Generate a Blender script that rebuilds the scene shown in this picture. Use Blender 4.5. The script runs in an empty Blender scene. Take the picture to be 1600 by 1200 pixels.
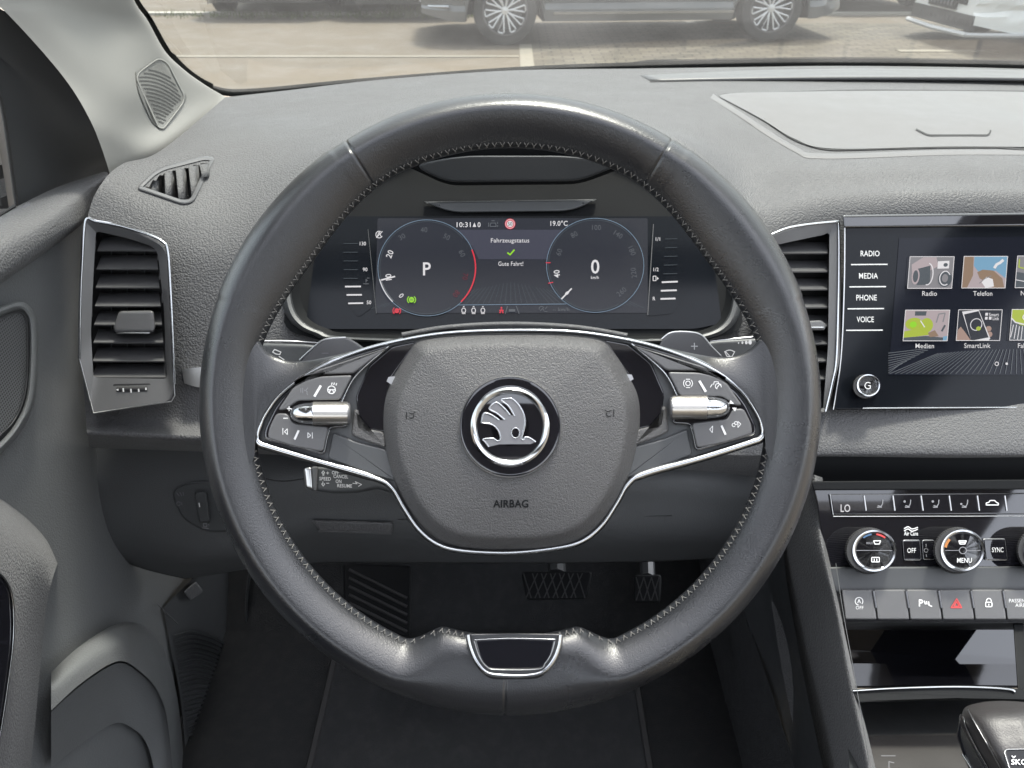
import bpy, bmesh, math, random
from math import radians, sin, cos, pi, sqrt, atan2, tan
from mathutils import Vector, Matrix
from mathutils.bvhtree import BVHTree
random.seed(7)
scn = bpy.context.scene
# ---------------------------------------------------------------- camera, sky, sun, exposure
F = 1186.0; PITCH = radians(32.8); CAMH = 1.35
cp, sp = cos(PITCH), sin(PITCH)
CAM = Vector((0, 0, CAMH)); FW = Vector((0, cp, -sp)); UP = Vector((0, sp, cp))
EXPO = 2.75
cam = bpy.data.cameras.new('camera'); co = bpy.data.objects.new('camera', cam)
scn.collection.objects.link(co); co.location = CAM; co.rotation_euler = (pi/2 - PITCH, 0, 0)
cam.sensor_width = 36; cam.lens = F/1600*36; cam.clip_start = .02; cam.clip_end = 500
cam.dof.use_dof = True; cam.dof.focus_distance = .56; cam.dof.aperture_fstop = 20
scn.camera = co
SUN_EL, SUN_AZ = radians(71), radians(25)      # azimuth measured from straight ahead (+Y) to the right (+X)
wd = bpy.data.worlds.new('World'); scn.world = wd; wd.use_nodes = True
wn = wd.node_tree; bgn = wn.nodes['Background']
sky = wn.nodes.new('ShaderNodeTexSky'); sky.sky_type = 'NISHITA'; sky.sun_disc = False
sky.sun_elevation = SUN_EL; sky.sun_rotation = SUN_AZ; sky.air_density = 1.0; sky.dust_density = 4.0; sky.ozone_density = 1.0
hs = wn.nodes.new('ShaderNodeHueSaturation'); hs.inputs['Saturation'].default_value = .3       # thin white cloud
wn.links.new(sky.outputs[0], hs.inputs['Color']); wn.links.new(hs.outputs[0], bgn.inputs[0]); bgn.inputs[1].default_value = .15
sl = bpy.data.lights.new('sun', 'SUN'); sl.energy = 2.5; sl.angle = radians(9); sl.color = (1, .93, .86)
so = bpy.data.objects.new('sun', sl); scn.collection.objects.link(so)
sd = Vector((sin(SUN_AZ)*cos(SUN_EL), cos(SUN_AZ)*cos(SUN_EL), sin(SUN_EL)))
so.rotation_euler = sd.to_track_quat('Z', 'Y').to_euler()
scn.view_settings.view_transform = 'Standard'; scn.view_settings.look = 'None'
scn.view_settings.exposure = EXPO; scn.view_settings.gamma = 1
# ---------------------------------------------------------------- helpers
def W(u, v, d):
    return CAM + Vector(((u-800)/F*d, 0, 0)) + FW*d + UP*((600-v)/F*d)
class Pl:                                       # a plane in the car, set by three points
    def __init__(s, a, b, c, world=False):
        A, B, Cc = (a, b, c) if world else (W(*a), W(*b), W(*c))
        s.o = A; s.n = (B-A).cross(Cc-A).normalized()
        if s.n.dot(CAM-A) < 0: s.n = -s.n
    def p(s, u, v, h=0):
        r = W(u, v, 1)-CAM
        return CAM + r*(((s.o + s.n*h - CAM).dot(s.n))/r.dot(s.n))
class Surf:                                     # a curved panel that other pieces sit on
    def __init__(s, vf):
        s.b = BVHTree.FromPolygons([Vector(v) for v in vf[0]], vf[1])
    def p(s, u, v, h=0):
        r = (W(u, v, 1)-CAM).normalized(); hit = s.b.ray_cast(CAM, r)
        if hit[0] is None: q = W(u, v, .8); hit = s.b.find_nearest(q)
        return hit[0]-r*h*1.3
class MB:
    def __init__(s): s.v = []; s.f = []
    def add(s, vs, fs):
        b = len(s.v); s.v += [tuple(x) for x in vs]; s.f += [tuple(b+i for i in f) for f in fs]; return s
    def grid(s, rows, cu=False, cv=False):
        n = len(rows[0]); m = len(rows); fs = []
        for i in range(m if cv else m-1):
            for j in range(n if cu else n-1):
                a = i*n+j; b = i*n+(j+1) % n; c = ((i+1) % m)*n+(j+1) % n; d = ((i+1) % m)*n+j
                fs.append((a, b, c, d))
        return s.add([p for r in rows for p in r], fs)
def obj(name, mb, mat, parent=None, ang=38, recalc=True, smooth=True, solid=0, label=None):
    me = bpy.data.meshes.new(name); me.from_pydata(mb.v, [], mb.f); me.update()
    if recalc:
        bm = bmesh.new(); bm.from_mesh(me); bmesh.ops.recalc_face_normals(bm, faces=bm.faces); bm.to_mesh(me); bm.free()
    if smooth:
        me.polygons.foreach_set('use_smooth', [len(p.vertices) < 9 for p in me.polygons]); me.set_sharp_from_angle(angle=radians(ang))
    if not recalc and len(me.polygons):
        q = sum(p.normal.dot(CAM-p.center)*p.area/(CAM-p.center).length for p in me.polygons)
        if q < 0: me.flip_normals()
    o = bpy.data.objects.new(name, me); scn.collection.objects.link(o)
    me.materials.append(mat)
    if parent is not None:
        o.parent = parent
        if not parent.get('_local'): o.matrix_parent_inverse = root_inv(parent)
    if solid:
        m = o.modifiers.new('solid', 'SOLIDIFY'); m.thickness = solid; m.offset = -1
    if label: o['label'] = label
    return o
def root_inv(o):
    t = Vector((0, 0, 0)); q = o
    while q is not None:
        if q.type == 'EMPTY': t += q.location
        q = q.parent
    return Matrix.Translation(-t) if o.type == 'EMPTY' else Matrix.Identity(4)
def thing(name, label, cat, loc=(0, 0, 0), group=None, local=False, rz=0):
    o = bpy.data.objects.new(name, None); scn.collection.objects.link(o); o.location = loc; o.rotation_euler = (0, 0, rz)
    o.empty_display_size = .05
    o['label'] = label; o['category'] = cat
    if group: o['group'] = group
    if local: o['_local'] = 1
    return o
def tag(o, label, cat, group=None):
    o['label'] = label; o['category'] = cat
    if group: o['group'] = group
    return o
def structure(o, kind='structure'): o['kind'] = kind; return o
def cr(pts, n=6, closed=False):                 # Catmull-Rom through tuples of any size
    m = len(pts); out = []
    for i in range(m if closed else m-1):
        if closed: a, b, c, d = pts[(i-1) % m], pts[i], pts[(i+1) % m], pts[(i+2) % m]
        else: a, b, c, d = pts[max(i-1, 0)], pts[i], pts[i+1], pts[min(i+2, m-1)]
        for k in range(n):
            t = k/n; t2 = t*t; t3 = t2*t
            out.append(tuple(.5*(2*q+(-p+r)*t+(2*p-5*q+4*r-s_)*t2+(-p+3*q-3*r+s_)*t3) for p, q, r, s_ in zip(a, b, c, d)))
    if not closed: out.append(tuple(pts[-1]))
    return out
def rnd(pts, r, n=4):                           # polygon with rounded corners
    out = []; m = len(pts)
    for i in range(m):
        p = Vector(pts[i][:2]); a = Vector(pts[i-1][:2]); b = Vector(pts[(i+1) % m][:2])
        rr = pts[i][2] if len(pts[i]) > 2 else r
        la, lb = (a-p).length, (b-p).length; q = min(rr, la*.48, lb*.48)
        s, e = p+(a-p)/la*q, p+(b-p)/lb*q
        for k in range(n+1):
            t = k/n; x = s*(1-t)**2+p*2*t*(1-t)+e*t*t; out.append((x.x, x.y))
    return out
def inset(pts, a):
    n = len(pts); A = sum(pts[i-1][0]*pts[i][1]-pts[i][0]*pts[i-1][1] for i in range(n)); sg = 1 if A > 0 else -1
    out = []
    for i in range(n):
        p0, p, p1 = Vector(pts[i-1]), Vector(pts[i]), Vector(pts[(i+1) % n])
        d0, d1 = (p-p0), (p1-p)
        if d0.length < 1e-6: d0 = d1
        if d1.length < 1e-6: d1 = d0
        if d0.length < 1e-6: out.append((p.x, p.y)); continue
        n0 = Vector((-d0.y, d0.x)).normalized(); n1 = Vector((-d1.y, d1.x)).normalized()
        m = n0+n1
        if m.length < .3: m = n0
        m = m.normalized(); q = p+m*(sg*a/max(.45, m.dot(n0))); out.append((q.x, q.y))
    for it in range(14):                         # collapse edges that turned over
        bad = False
        for i in range(n):
            j = (i+1) % n
            ox, oy = pts[j][0]-pts[i][0], pts[j][1]-pts[i][1]; nx, ny = out[j][0]-out[i][0], out[j][1]-out[i][1]
            if ox*nx+oy*ny < -1e-9:
                mx_ = ((out[i][0]+out[j][0])/2, (out[i][1]+out[j][1])/2); out[i] = out[j] = mx_; bad = True
        if not bad: break
    return out
def ex(mb, pts, pl, h0, h1, bev=0, mpp=None, back=False):        # extruded outline with a rounded front edge; bev in px
    d = (pl.p(*pts[0])-CAM).dot(FW); k = d/F
    rings = [[pl.p(x, y, h0) for x, y in pts]]
    if bev:
        for a in (0, 30, 60, 90):
            q = inset(pts, bev*(1-cos(radians(a)))) ; hh = h1-bev*k*(1-sin(radians(a)))
            rings.append([pl.p(x, y, max(hh, h0+(h1-h0)*.05)) for x, y in q])
        rings.append([pl.p(x, y, h1) for x, y in inset(pts, bev*1.35)])
    else: rings.append([pl.p(x, y, h1) for x, y in pts])
    n = len(pts); mb.grid(rings, cu=True)
    b = len(mb.v)-n; mb.f.append(tuple(b+i for i in range(n)))
    if back: mb.f.append(tuple(len(mb.v)-n*len(rings)+i for i in range(n)))
    return mb
def E(name, pts, pl, h0, h1, mat, parent=None, bev=0, **k):
    return obj(name, ex(MB(), pts, pl, h0, h1, bev), mat, parent, **k)
def dome(mb, pts, pl, prof):                    # prof: (shrink 0..1 to the centre, height)
    n = len(pts); cx = sum(p[0] for p in pts)/n; cy = sum(p[1] for p in pts)/n
    rows = [[pl.p(x+(cx-x)*s, y+(cy-y)*s, h) for x, y in pts] for s, h in prof]
    mb.grid(rows, cu=True); b = len(mb.v)-n; mb.f.append(tuple(b+i for i in range(n))); return mb
def circ(u, v, r, n=48, ry=None, a0=0, a1=360, rot=0):
    ry = ry or r; full = abs(a1-a0) >= 360; m = n if full else n+1
    out = []
    for i in range(m):
        a = radians(a0+(a1-a0)*i/n); x, y = r*cos(a), -ry*sin(a); c, s = cos(radians(rot)), sin(radians(rot))
        out.append((u+x*c+y*s, v-x*s+y*c))
    return out
def strip(mb, path, pl, w, hh, h=0, closed=False, n=6, taper=None):      # half-round moulding following a path
    m = len(path); rows = []
    for i in range(m):
        a = Vector(path[(i-1) % m if closed else max(i-1, 0)][:2]); b = Vector(path[(i+1) % m if closed else min(i+1, m-1)][:2])
        t = (b-a).normalized() if (b-a).length > 1e-6 else Vector((1, 0)); nn = Vector((-t.y, t.x))
        ww = (path[i][2] if len(path[i]) > 2 else w)/2
        rows.append([pl.p(path[i][0]+nn.x*ww*cos(pi*k/n), path[i][1]+nn.y*ww*cos(pi*k/n), h+(hh if k not in (0, n) else 0)*sin(pi*k/n)) for k in range(n+1)])
    return mb.grid(rows, cv=closed)
def S(name, path, pl, w, hh, mat, parent=None, h=0, closed=False, **k):
    return obj(name, strip(MB(), path, pl, w, hh, h, closed), mat, parent, recalc=False, ang=80, **k)
_z = [0]
def ink(mb, lines, pl, w, h=.0004):             # flat pen strokes
    for ln in lines:
        _z[0] = (_z[0]+1) % 9; hh = h+_z[0]*.00002
        for a, b in zip(ln[:-1], ln[1:]):
            a_, b_ = Vector(a), Vector(b); t = b_-a_
            if t.length < 1e-5: continue
            t = t.normalized(); nn = Vector((-t.y, t.x))*w/2; e = t*w*.2
            q = [a_-e+nn, b_+e+nn, b_+e-nn, a_-e-nn]
            mb.add([pl.p(x.x, x.y, hh) for x in q], [(0, 1, 2, 3)]); hh += .000003
    return mb
def poly(mb, pts, pl, h=.0004): return mb.add([pl.p(x, y, h) for x, y in pts], [tuple(range(len(pts)))])
def I(name, lines, pl, w, mat, parent, h=.0004, fills=()):
    mb = ink(MB(), lines, pl, w, h)
    for f in fills: poly(mb, f, pl, h+.0003)
    return obj(name, mb, mat, parent, smooth=False, recalc=False)
_tc = {}
def glyphs(s, bold=0):
    if (s, bold) in _tc: return _tc[(s, bold)]
    c = bpy.data.curves.new('t', 'FONT'); c.body = s; c.size = 1; c.offset = bold; c.resolution_u = 3; c.space_character = 1.04
    o = bpy.data.objects.new('t', c); scn.collection.objects.link(o); dg = bpy.context.evaluated_depsgraph_get()
    me = bpy.data.meshes.new_from_object(o.evaluated_get(dg)); vs = [tuple(v.co) for v in me.vertices]; fs = [tuple(p.vertices) for p in me.polygons]
    bpy.data.objects.remove(o); bpy.data.curves.remove(c); bpy.data.meshes.remove(me)
    _tc[(s, bold)] = (vs, fs); return vs, fs
def T(s, u, v, cap, pl, mat, parent, h=.0005, rot=0, shear=0, sx=.92, bold=.012, name='lettering', width=None, align='c'):
    vs, fs = glyphs(s, bold); k = cap/.69
    x0 = min(p[0] for p in vs); x1 = max(p[0] for p in vs); cx = (x0+x1)/2 if align == 'c' else x0
    kx = width/(x1-x0) if width else k*sx
    r = radians(rot); out = []
    for x, y, _ in vs:
        X, Y = (x-cx)*kx, (y-.345)*k; X += Y*shear
        out.append(pl.p(u+X*cos(r)-Y*sin(r), v-X*sin(r)-Y*cos(r), h))
    mb = MB().add(out, fs); return obj(name, mb, mat, parent, smooth=False, recalc=False)
def sheet(rows, nu=5, nv=5):
    R = [cr(r, nu) for r in rows]; cols = list(zip(*R)); Cc = [cr(list(c), nv) for c in cols]
    return list(zip(*Cc))
def sheet_mb(rows, nu=5, nv=5, hole=None):
    g = sheet(rows, nu, nv); mb = MB().grid([[W(*q) for q in r] for r in g])
    full = (list(mb.v), list(mb.f))
    if hole:
        fl = [q for r in g for q in r]
        mb.f = [f for f in mb.f if not any(inside(sum(fl[i][0] for i in f)/4, sum(fl[i][1] for i in f)/4, H_) for H_ in hole)]
    return mb, full
def inside(x, y, P):
    c = False
    for i in range(len(P)):
        x0, y0 = P[i-1][:2]; x1, y1 = P[i][:2]
        if (y0 > y) != (y1 > y) and x < (x1-x0)*(y-y0)/(y1-y0)+x0: c = not c
    return c
def tube(mb, pts, r, n=8, closed=False):
    m = len(pts); rows = []
    for i in range(m):
        a = pts[(i-1) % m if closed else max(i-1, 0)]; b = pts[(i+1) % m if closed else min(i+1, m-1)]
        t = (b-a).normalized(); q = Vector((0, 0, 1)) if abs(t.z) < .9 else Vector((1, 0, 0))
        x = t.cross(q).normalized(); y = t.cross(x); rr = r[i] if isinstance(r, (list, tuple)) else r
        rows.append([pts[i]+x*rr*cos(2*pi*k/n)+y*rr*sin(2*pi*k/n) for k in range(n)])
    mb.grid(rows, cu=True, cv=closed)
    if not closed:
        b = len(mb.v); mb.f.append(tuple(range(b-n, b))); mb.f.append(tuple(b-n*m+i for i in range(n)))
    return mb
def box(mb, x0, x1, y0, y1, z0, z1):
    return mb.add([(x, y, z) for x in (x0, x1) for y in (y0, y1) for z in (z0, z1)], [(0, 1, 3, 2), (4, 6, 7, 5), (0, 4, 5, 1), (2, 3, 7, 6), (0, 2, 6, 4), (1, 5, 7, 3)])
def lathe(mb, prof, pl, u, v, n=48, ry=1, knurl=0):     # prof: (radius px, height); turned about the plane's normal
    rows = []
    for r, h in prof:
        rows.append([pl.p(u+r*(1+(knurl if i % 2 else 0))*cos(2*pi*i/n), v-r*(1+(knurl if i % 2 else 0))*ry*sin(2*pi*i/n), h) for i in range(n)])
    mb.grid(rows, cu=True); b = len(mb.v)-n; mb.f.append(tuple(b+i for i in range(n))); return mb
# ---------------------------------------------------------------- materials
def mat(name, col, rough=.5, metal=0, bump=None, coat=0, spec=.5, sheen=0, noise=None, emit=0):
    m = bpy.data.materials.new(name); m.use_nodes = True; nt = m.node_tree; b = nt.nodes['Principled BSDF']
    b.inputs['Base Color'].default_value = (*col, 1); b.inputs['Roughness'].default_value = rough; b.inputs['Metallic'].default_value = metal
    b.inputs['Coat Weight'].default_value = coat; b.inputs['Coat Roughness'].default_value = .03; b.inputs['Specular IOR Level'].default_value = spec
    if sheen: b.inputs['Sheen Weight'].default_value = sheen; b.inputs['Sheen Roughness'].default_value = .4
    if emit: b.inputs['Emission Color'].default_value = (*col, 1); b.inputs['Emission Strength'].default_value = emit
    tc = nt.nodes.new('ShaderNodeTexCoord')
    if bump:
        sc, dist, kind = bump
        if kind == 'grain':
            v = nt.nodes.new('ShaderNodeTexVoronoi'); v.feature = 'SMOOTH_F1'; v.inputs['Scale'].default_value = sc
            v.inputs['Smoothness'].default_value = .35; outp = v.outputs['Distance']
            nz = nt.nodes.new('ShaderNodeTexNoise'); nz.inputs['Scale'].default_value = sc*.7; nz.inputs['Detail'].default_value = 2
            mx = nt.nodes.new('ShaderNodeVectorMath'); mx.operation = 'MULTIPLY_ADD'; mx.inputs[1].default_value = (.0022,)*3
            nt.links.new(tc.outputs['Object'], nz.inputs['Vector']); nt.links.new(nz.outputs['Color'], mx.inputs[0]); nt.links.new(tc.outputs['Object'], mx.inputs[2])
            nt.links.new(mx.outputs[0], v.inputs['Vector']); inv = -1
        else:
            v = nt.nodes.new('ShaderNodeTexNoise'); v.inputs['Scale'].default_value = sc; v.inputs['Detail'].default_value = 5; outp = v.outputs[0]
            nt.links.new(tc.outputs['Object'], v.inputs['Vector']); inv = 1
        bp = nt.nodes.new('ShaderNodeBump'); bp.inputs['Strength'].default_value = .55; bp.inputs['Distance'].default_value = dist; bp.invert = inv < 0
        nt.links.new(outp, bp.inputs['Height']); nt.links.new(bp.outputs[0], b.inputs['Normal'])
    if noise:                                   # wear and dust: varies roughness and colour a little
        sc, amt = noise; n2 = nt.nodes.new('ShaderNodeTexNoise'); n2.inputs['Scale'].default_value = sc; n2.inputs['Detail'].default_value = 8; n2.inputs['Roughness'].default_value = .65
        nt.links.new(tc.outputs['Object'], n2.inputs['Vector'])
        r = nt.nodes.new('ShaderNodeMapRange'); r.inputs[1].default_value = .3; r.inputs[2].default_value = .7
        r.inputs[3].default_value = max(.02, rough-amt*.5); r.inputs[4].default_value = rough+amt*.5
        nt.links.new(n2.outputs[0], r.inputs[0]); nt.links.new(r.outputs[0], b.inputs['Roughness'])
        cm = nt.nodes.new('ShaderNodeMix'); cm.data_type = 'RGBA'; k = 1+amt*.8
        cm.inputs[6].default_value = (*[c/k for c in col], 1); cm.inputs[7].default_value = (*[min(1, c*k) for c in col], 1)
        nt.links.new(n2.outputs[0], cm.inputs[0]); nt.links.new(cm.outputs[2], b.inputs['Base Color'])
    return m
def em(name, col, s=1.0):                       # light given off by a display
    m = bpy.data.materials.new(name); m.use_nodes = True; b = m.node_tree.nodes['Principled BSDF']
    b.inputs['Base Color'].default_value = (.01, .01, .01, 1); b.inputs['Roughness'].default_value = .2; b.inputs['Specular IOR Level'].default_value = .15
    b.inputs['Emission Color'].default_value = (*col, 1); b.inputs['Emission Strength'].default_value = s/(2**EXPO); return m
M = {}
M['dash'] = mat('dash_soft_plastic', (.066, .066, .068), .6, bump=(560, .0014, 'grain'), noise=(7, .3), sheen=.1, spec=.32)
M['dash_smooth'] = mat('dash_smooth_plastic', (.07, .068, .068), .55, bump=(1500, .0001, 'noise'), noise=(6, .26), sheen=.2)
M['leather'] = mat('rim_leather', (.009, .0095, .011), .3, spec=.62, bump=(1150, .00015, 'grain'), noise=(18, .12))
M['airbag'] = mat('airbag_cover_plastic', (.048, .0475, .048), .5, bump=(1100, .0008, 'grain'), noise=(20, .08))
M['black'] = mat('black_plastic', (.035, .037, .039), .45, bump=(1200, .00015, 'noise'), noise=(14, .15))
M['grey'] = mat('grey_plastic', (.066, .066, .068), .4, bump=(1800, .00008, 'noise'), noise=(30, .1))
M['door'] = mat('door_plastic', (.105, .109, .111), .5, bump=(600, .0004, 'grain'), noise=(8, .12))
M['gloss'] = mat('piano_black', (.006, .006, .008), .05, coat=1, noise=(18, .05))
M['glass_black'] = mat('display_glass', (.005, .006, .008), .1, spec=.14, noise=(14, .08))
M['chrome'] = mat('chrome', (.45, .46, .47), .14, 1, noise=(40, .06))
M['satin'] = mat('satin_metal', (.5, .5, .5), .3, 1)
M['knurl'] = mat('knurled_metal', (.5, .48, .45), .3, 1)
M['pillar'] = mat('pillar_trim_fabric', (.185, .184, .174), .75, bump=(1500, .0002, 'noise'), noise=(10, .05))
M['rubber'] = mat('rubber', (.015, .015, .016), .7, bump=(300, .0003, 'noise'))
M['carpet'] = mat('carpet', (.014, .015, .0165), .95, bump=(700, .002, 'noise'), noise=(60, .3))
M['lower'] = mat('lower_plastic', (.045, .047, .049), .6, bump=(900, .0003, 'grain'), noise=(8, .1))
M['grip'] = mat('gear_leather', (.022, .02, .02), .45, bump=(900, .0002, 'grain'), noise=(12, .04))
M['housing'] = mat('housing_plastic', (.006, .0065, .0072), .6, spec=.1, noise=(14, .1))
M['hollow'] = mat('vent_hollow', (.015, .015, .016), .8)
M['print'] = mat('white_print', (.5, .5, .5), .5)
M['print_dim'] = mat('grey_print', (.14, .14, .15), .5)
M['red_print'] = mat('red_print', (.42, .03, .03), .5)
M['orange_print'] = mat('orange_print', (.3, .11, .02), .5)
M['blue_print'] = mat('blue_print', (.03, .08, .16), .5)
M['thread'] = mat('thread', (.1, .097, .09), .8)
M['w'] = em('display_white', (.86, .84, .86), .85); M['w2'] = em('display_dim', (.22, .24, .27), .45); M['w3'] = em('display_faint', (.1, .13, .16), .4)
M['r'] = em('display_red', (.75, .03, .06), .85); M['r2'] = em('display_dark_red', (.35, .03, .06), .4); M['g'] = em('display_green', (.35, .8, .02), .8)
M['bl'] = em('display_blue_line', (.25, .36, .48), .6); M['scr'] = em('display_backlight', (.018, .021, .034), .8); M['scr2'] = em('display_band', (.065, .068, .105), .7)
M['lime'] = em('display_lime', (.55, .68, .06), .7); M['pinkish'] = em('display_pale', (.6, .5, .52), .7); M['skyb'] = em('display_sky_blue', (.25, .5, .72), .7)
M['tan'] = em('display_tan', (.45, .3, .2), .6); M['dgrey'] = em('display_slate', (.1, .12, .14), .7); M['mid'] = em('display_grey', (.33, .32, .34), .7); M['skin'] = em('display_skin', (.6, .4, .33), .6)
def glassmat(name, tr, dust, rough=.02):
    m = bpy.data.materials.new(name); m.use_nodes = True; nt = m.node_tree; nt.nodes.clear()
    o = nt.nodes.new('ShaderNodeOutputMaterial'); t = nt.nodes.new('ShaderNodeBsdfTransparent'); t.inputs[0].default_value = (*tr, 1)
    g = nt.nodes.new('ShaderNodeBsdfGlossy'); g.inputs['Roughness'].default_value = rough
    fr = nt.nodes.new('ShaderNodeFresnel'); fr.inputs[0].default_value = 1.45
    mx = nt.nodes.new('ShaderNodeMixShader'); nt.links.new(fr.outputs[0], mx.inputs[0]); nt.links.new(t.outputs[0], mx.inputs[1]); nt.links.new(g.outputs[0], mx.inputs[2])
    df = nt.nodes.new('ShaderNodeBsdfTranslucent'); df.inputs[0].default_value = (.8, .8, .78, 1)
    m2 = nt.nodes.new('ShaderNodeMixShader'); tc = nt.nodes.new('ShaderNodeTexCoord'); nz = nt.nodes.new('ShaderNodeTexNoise'); nz.inputs['Scale'].default_value = 6; nz.inputs['Detail'].default_value = 9; nz.inputs['Roughness'].default_value = .7
    mr = nt.nodes.new('ShaderNodeMapRange'); mr.inputs[3].default_value = dust*.5; mr.inputs[4].default_value = dust*1.4; mr.inputs[1].default_value = .3; mr.inputs[2].default_value = .7
    nt.links.new(tc.outputs['Object'], nz.inputs[0]); nt.links.new(nz.outputs[0], mr.inputs[0]); nt.links.new(mr.outputs[0], m2.inputs[0])
    nt.links.new(mx.outputs[0], m2.inputs[1]); nt.links.new(df.outputs[0], m2.inputs[2]); nt.links.new(m2.outputs[0], o.inputs[0]); return m
M['windscreen'] = glassmat('windscreen_glass', (.37, .39, .375), .016); M['window'] = glassmat('window_glass', (.7, .75, .74), .01)
# ================================================================ OUTSIDE: ground, paving, parked cars
def gpl(z): return Pl(Vector((0, 0, z)), Vector((1, 0, z)), Vector((0, 1, z)), world=True)
def G(u, v, z=0): return gpl(z).p(u, v)
gm = mat('asphalt', (.075, .062, .045), .9, bump=(60, .006, 'noise'), noise=(2.5, .6))
mb = MB().add([(-150, -60, -.0), (150, -60, 0), (150, 200, 0), (-150, 200, 0)], [(0, 1, 2, 3)])
structure(obj('ground', mb, gm, smooth=False, recalc=False))
pm = mat('paving', (.25, .23, .19), .9); nt = pm.node_tree
bk = nt.nodes.new('ShaderNodeTexBrick'); tcn = nt.nodes.new('ShaderNodeTexCoord'); bk.inputs['Scale'].default_value = 1
bk.inputs['Brick Width'].default_value = .2; bk.inputs['Row Height'].default_value = .1; bk.inputs['Mortar Size'].default_value = .008
bk.inputs['Color1'].default_value = (.085, .075, .055, 1); bk.inputs['Color2'].default_value = (.05, .043, .032, 1); bk.inputs['Mortar'].default_value = (.014, .013, .01, 1)
nt.links.new(tcn.outputs['Object'], bk.inputs['Vector']); nt.links.new(bk.outputs['Color'], nt.nodes['Principled BSDF'].inputs['Base Color'])
xb = G(826, 100).x+.05
mb = MB().add([(xb, -5, .004), (40, -5, .004), (40, 10.4, .004), (xb, 10.4, .004)], [(0, 1, 2, 3)])
structure(obj('paving', mb, pm, smooth=False, recalc=False))
lm = mat('line_paint', (.15, .138, .11), .8, noise=(8, .2))
mb = MB(); y1 = G(820, 70).y
box(mb, xb-.13, xb, 3.5, y1, .0, .008)
a = G(400, 92); b = G(820, 89); box(mb, -9, xb-.14, b.y-.04, b.y+.04, 0, .008)
a = G(1403, 81); box(mb, a.x, a.x+1.0, a.y-.06, a.y+.06, .004, .012)
structure(obj('parking_lines', mb, lm, smooth=False))
mb = MB(); ky = G(600, 28).y                                              # kerb edge behind the grey car
box(mb, -14, 14, ky+.25, ky+.4, -.1, .03); structure(obj('kerb', mb, mat('kerb_concrete', (.3, .29, .26), .9, bump=(50, .005, 'noise'), noise=(3, .2)), smooth=False))
mb = MB()
for i in range(750):
    x = random.choice((random.gauss(-1.35, .5), random.uniform(-5, 2.6), random.gauss(-3, .9))); y = ky+random.gauss(.12, .1); hh = random.uniform(.03, .11)*(1.9 if abs(x+1.35) < .25 else 1)
    a = random.uniform(0, 6.28); w = .006; lx, ly = cos(a)*hh*.5, sin(a)*hh*.5
    mb.add([(x-w, y, 0), (x+w, y, 0), (x+lx, y+ly, hh)], [(0, 1, 2)])
gr = obj('grass', mb, mat('weed_green', (.08, .11, .02), .8), smooth=False, recalc=False); gr['kind'] = 'stuff'

tyre_m = mat('tyre', (.03, .03, .03), .8, bump=(150, .002, 'noise')); dark_m = mat('car_underside', (.012, .012, .012), .8)
alloy_m = mat('alloy_rim', (.7, .7, .7), .35, .6); winm = mat('car_glass', (.015, .018, .02), .05, coat=1); lampm = mat('lamp_glass', (.5, .5, .5), .1, .3, coat=1)
def smooth01(t): t = max(0, min(1, t)); return t*t*(3-2*t)
def wheel(root, x, y, side, R=.335):
    pr = [(.215, -.1), (.235, -.11), (.29, -.115), (.325, -.1), (R, -.07), (R, .07), (.325, .1), (.29, .112), (.235, .108), (.215, .085)]
    rows = [[(x+r*cos(2*pi*i/40), y+side*yy, R+r*sin(2*pi*i/40)) for i in range(40)] for r, yy in pr]
    wobj = obj('tyre', MB().grid(rows, cu=True), tyre_m, root)
    rb = [[(x+r*cos(2*pi*i/40), y+side*yy, R+r*sin(2*pi*i/40)) for i in range(40)] for r, yy in ((.232, .106), (.238, .112), (.222, .112), (.212, .07), (.2, -.05), (.001, -.05))]
    rim = obj('rim', MB().grid(rb, cu=True), mat_dark_alloy, wobj)
    sb = MB()
    for k in range(10):                                    # looped double spokes
        a = 2*pi*k/10+.1; P = []
        for rr, da in ((.03, .0), (.09, .06), (.16, .13), (.205, .16), (.215, .1), (.215, -.1), (.205, -.16), (.16, -.13), (.09, -.06), (.03, 0)):
            P.append(Vector((x+rr*cos(a+da), y+side*(.075+.025*rr/.2), R+rr*sin(a+da))))
        tube(sb, P, .0085, 6)
    hub = [[(x+r*cos(2*pi*i/20), y+side*yy, R+r*sin(2*pi*i/20)) for i in range(20)] for r, yy in ((.04, .06), (.038, .095), (.001, .1))]
    sb.grid(hub, cu=True); obj('spokes', sb, alloy_m, wobj)
mat_dark_alloy = mat('dark_alloy', (.12, .12, .125), .4, .5)
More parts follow.
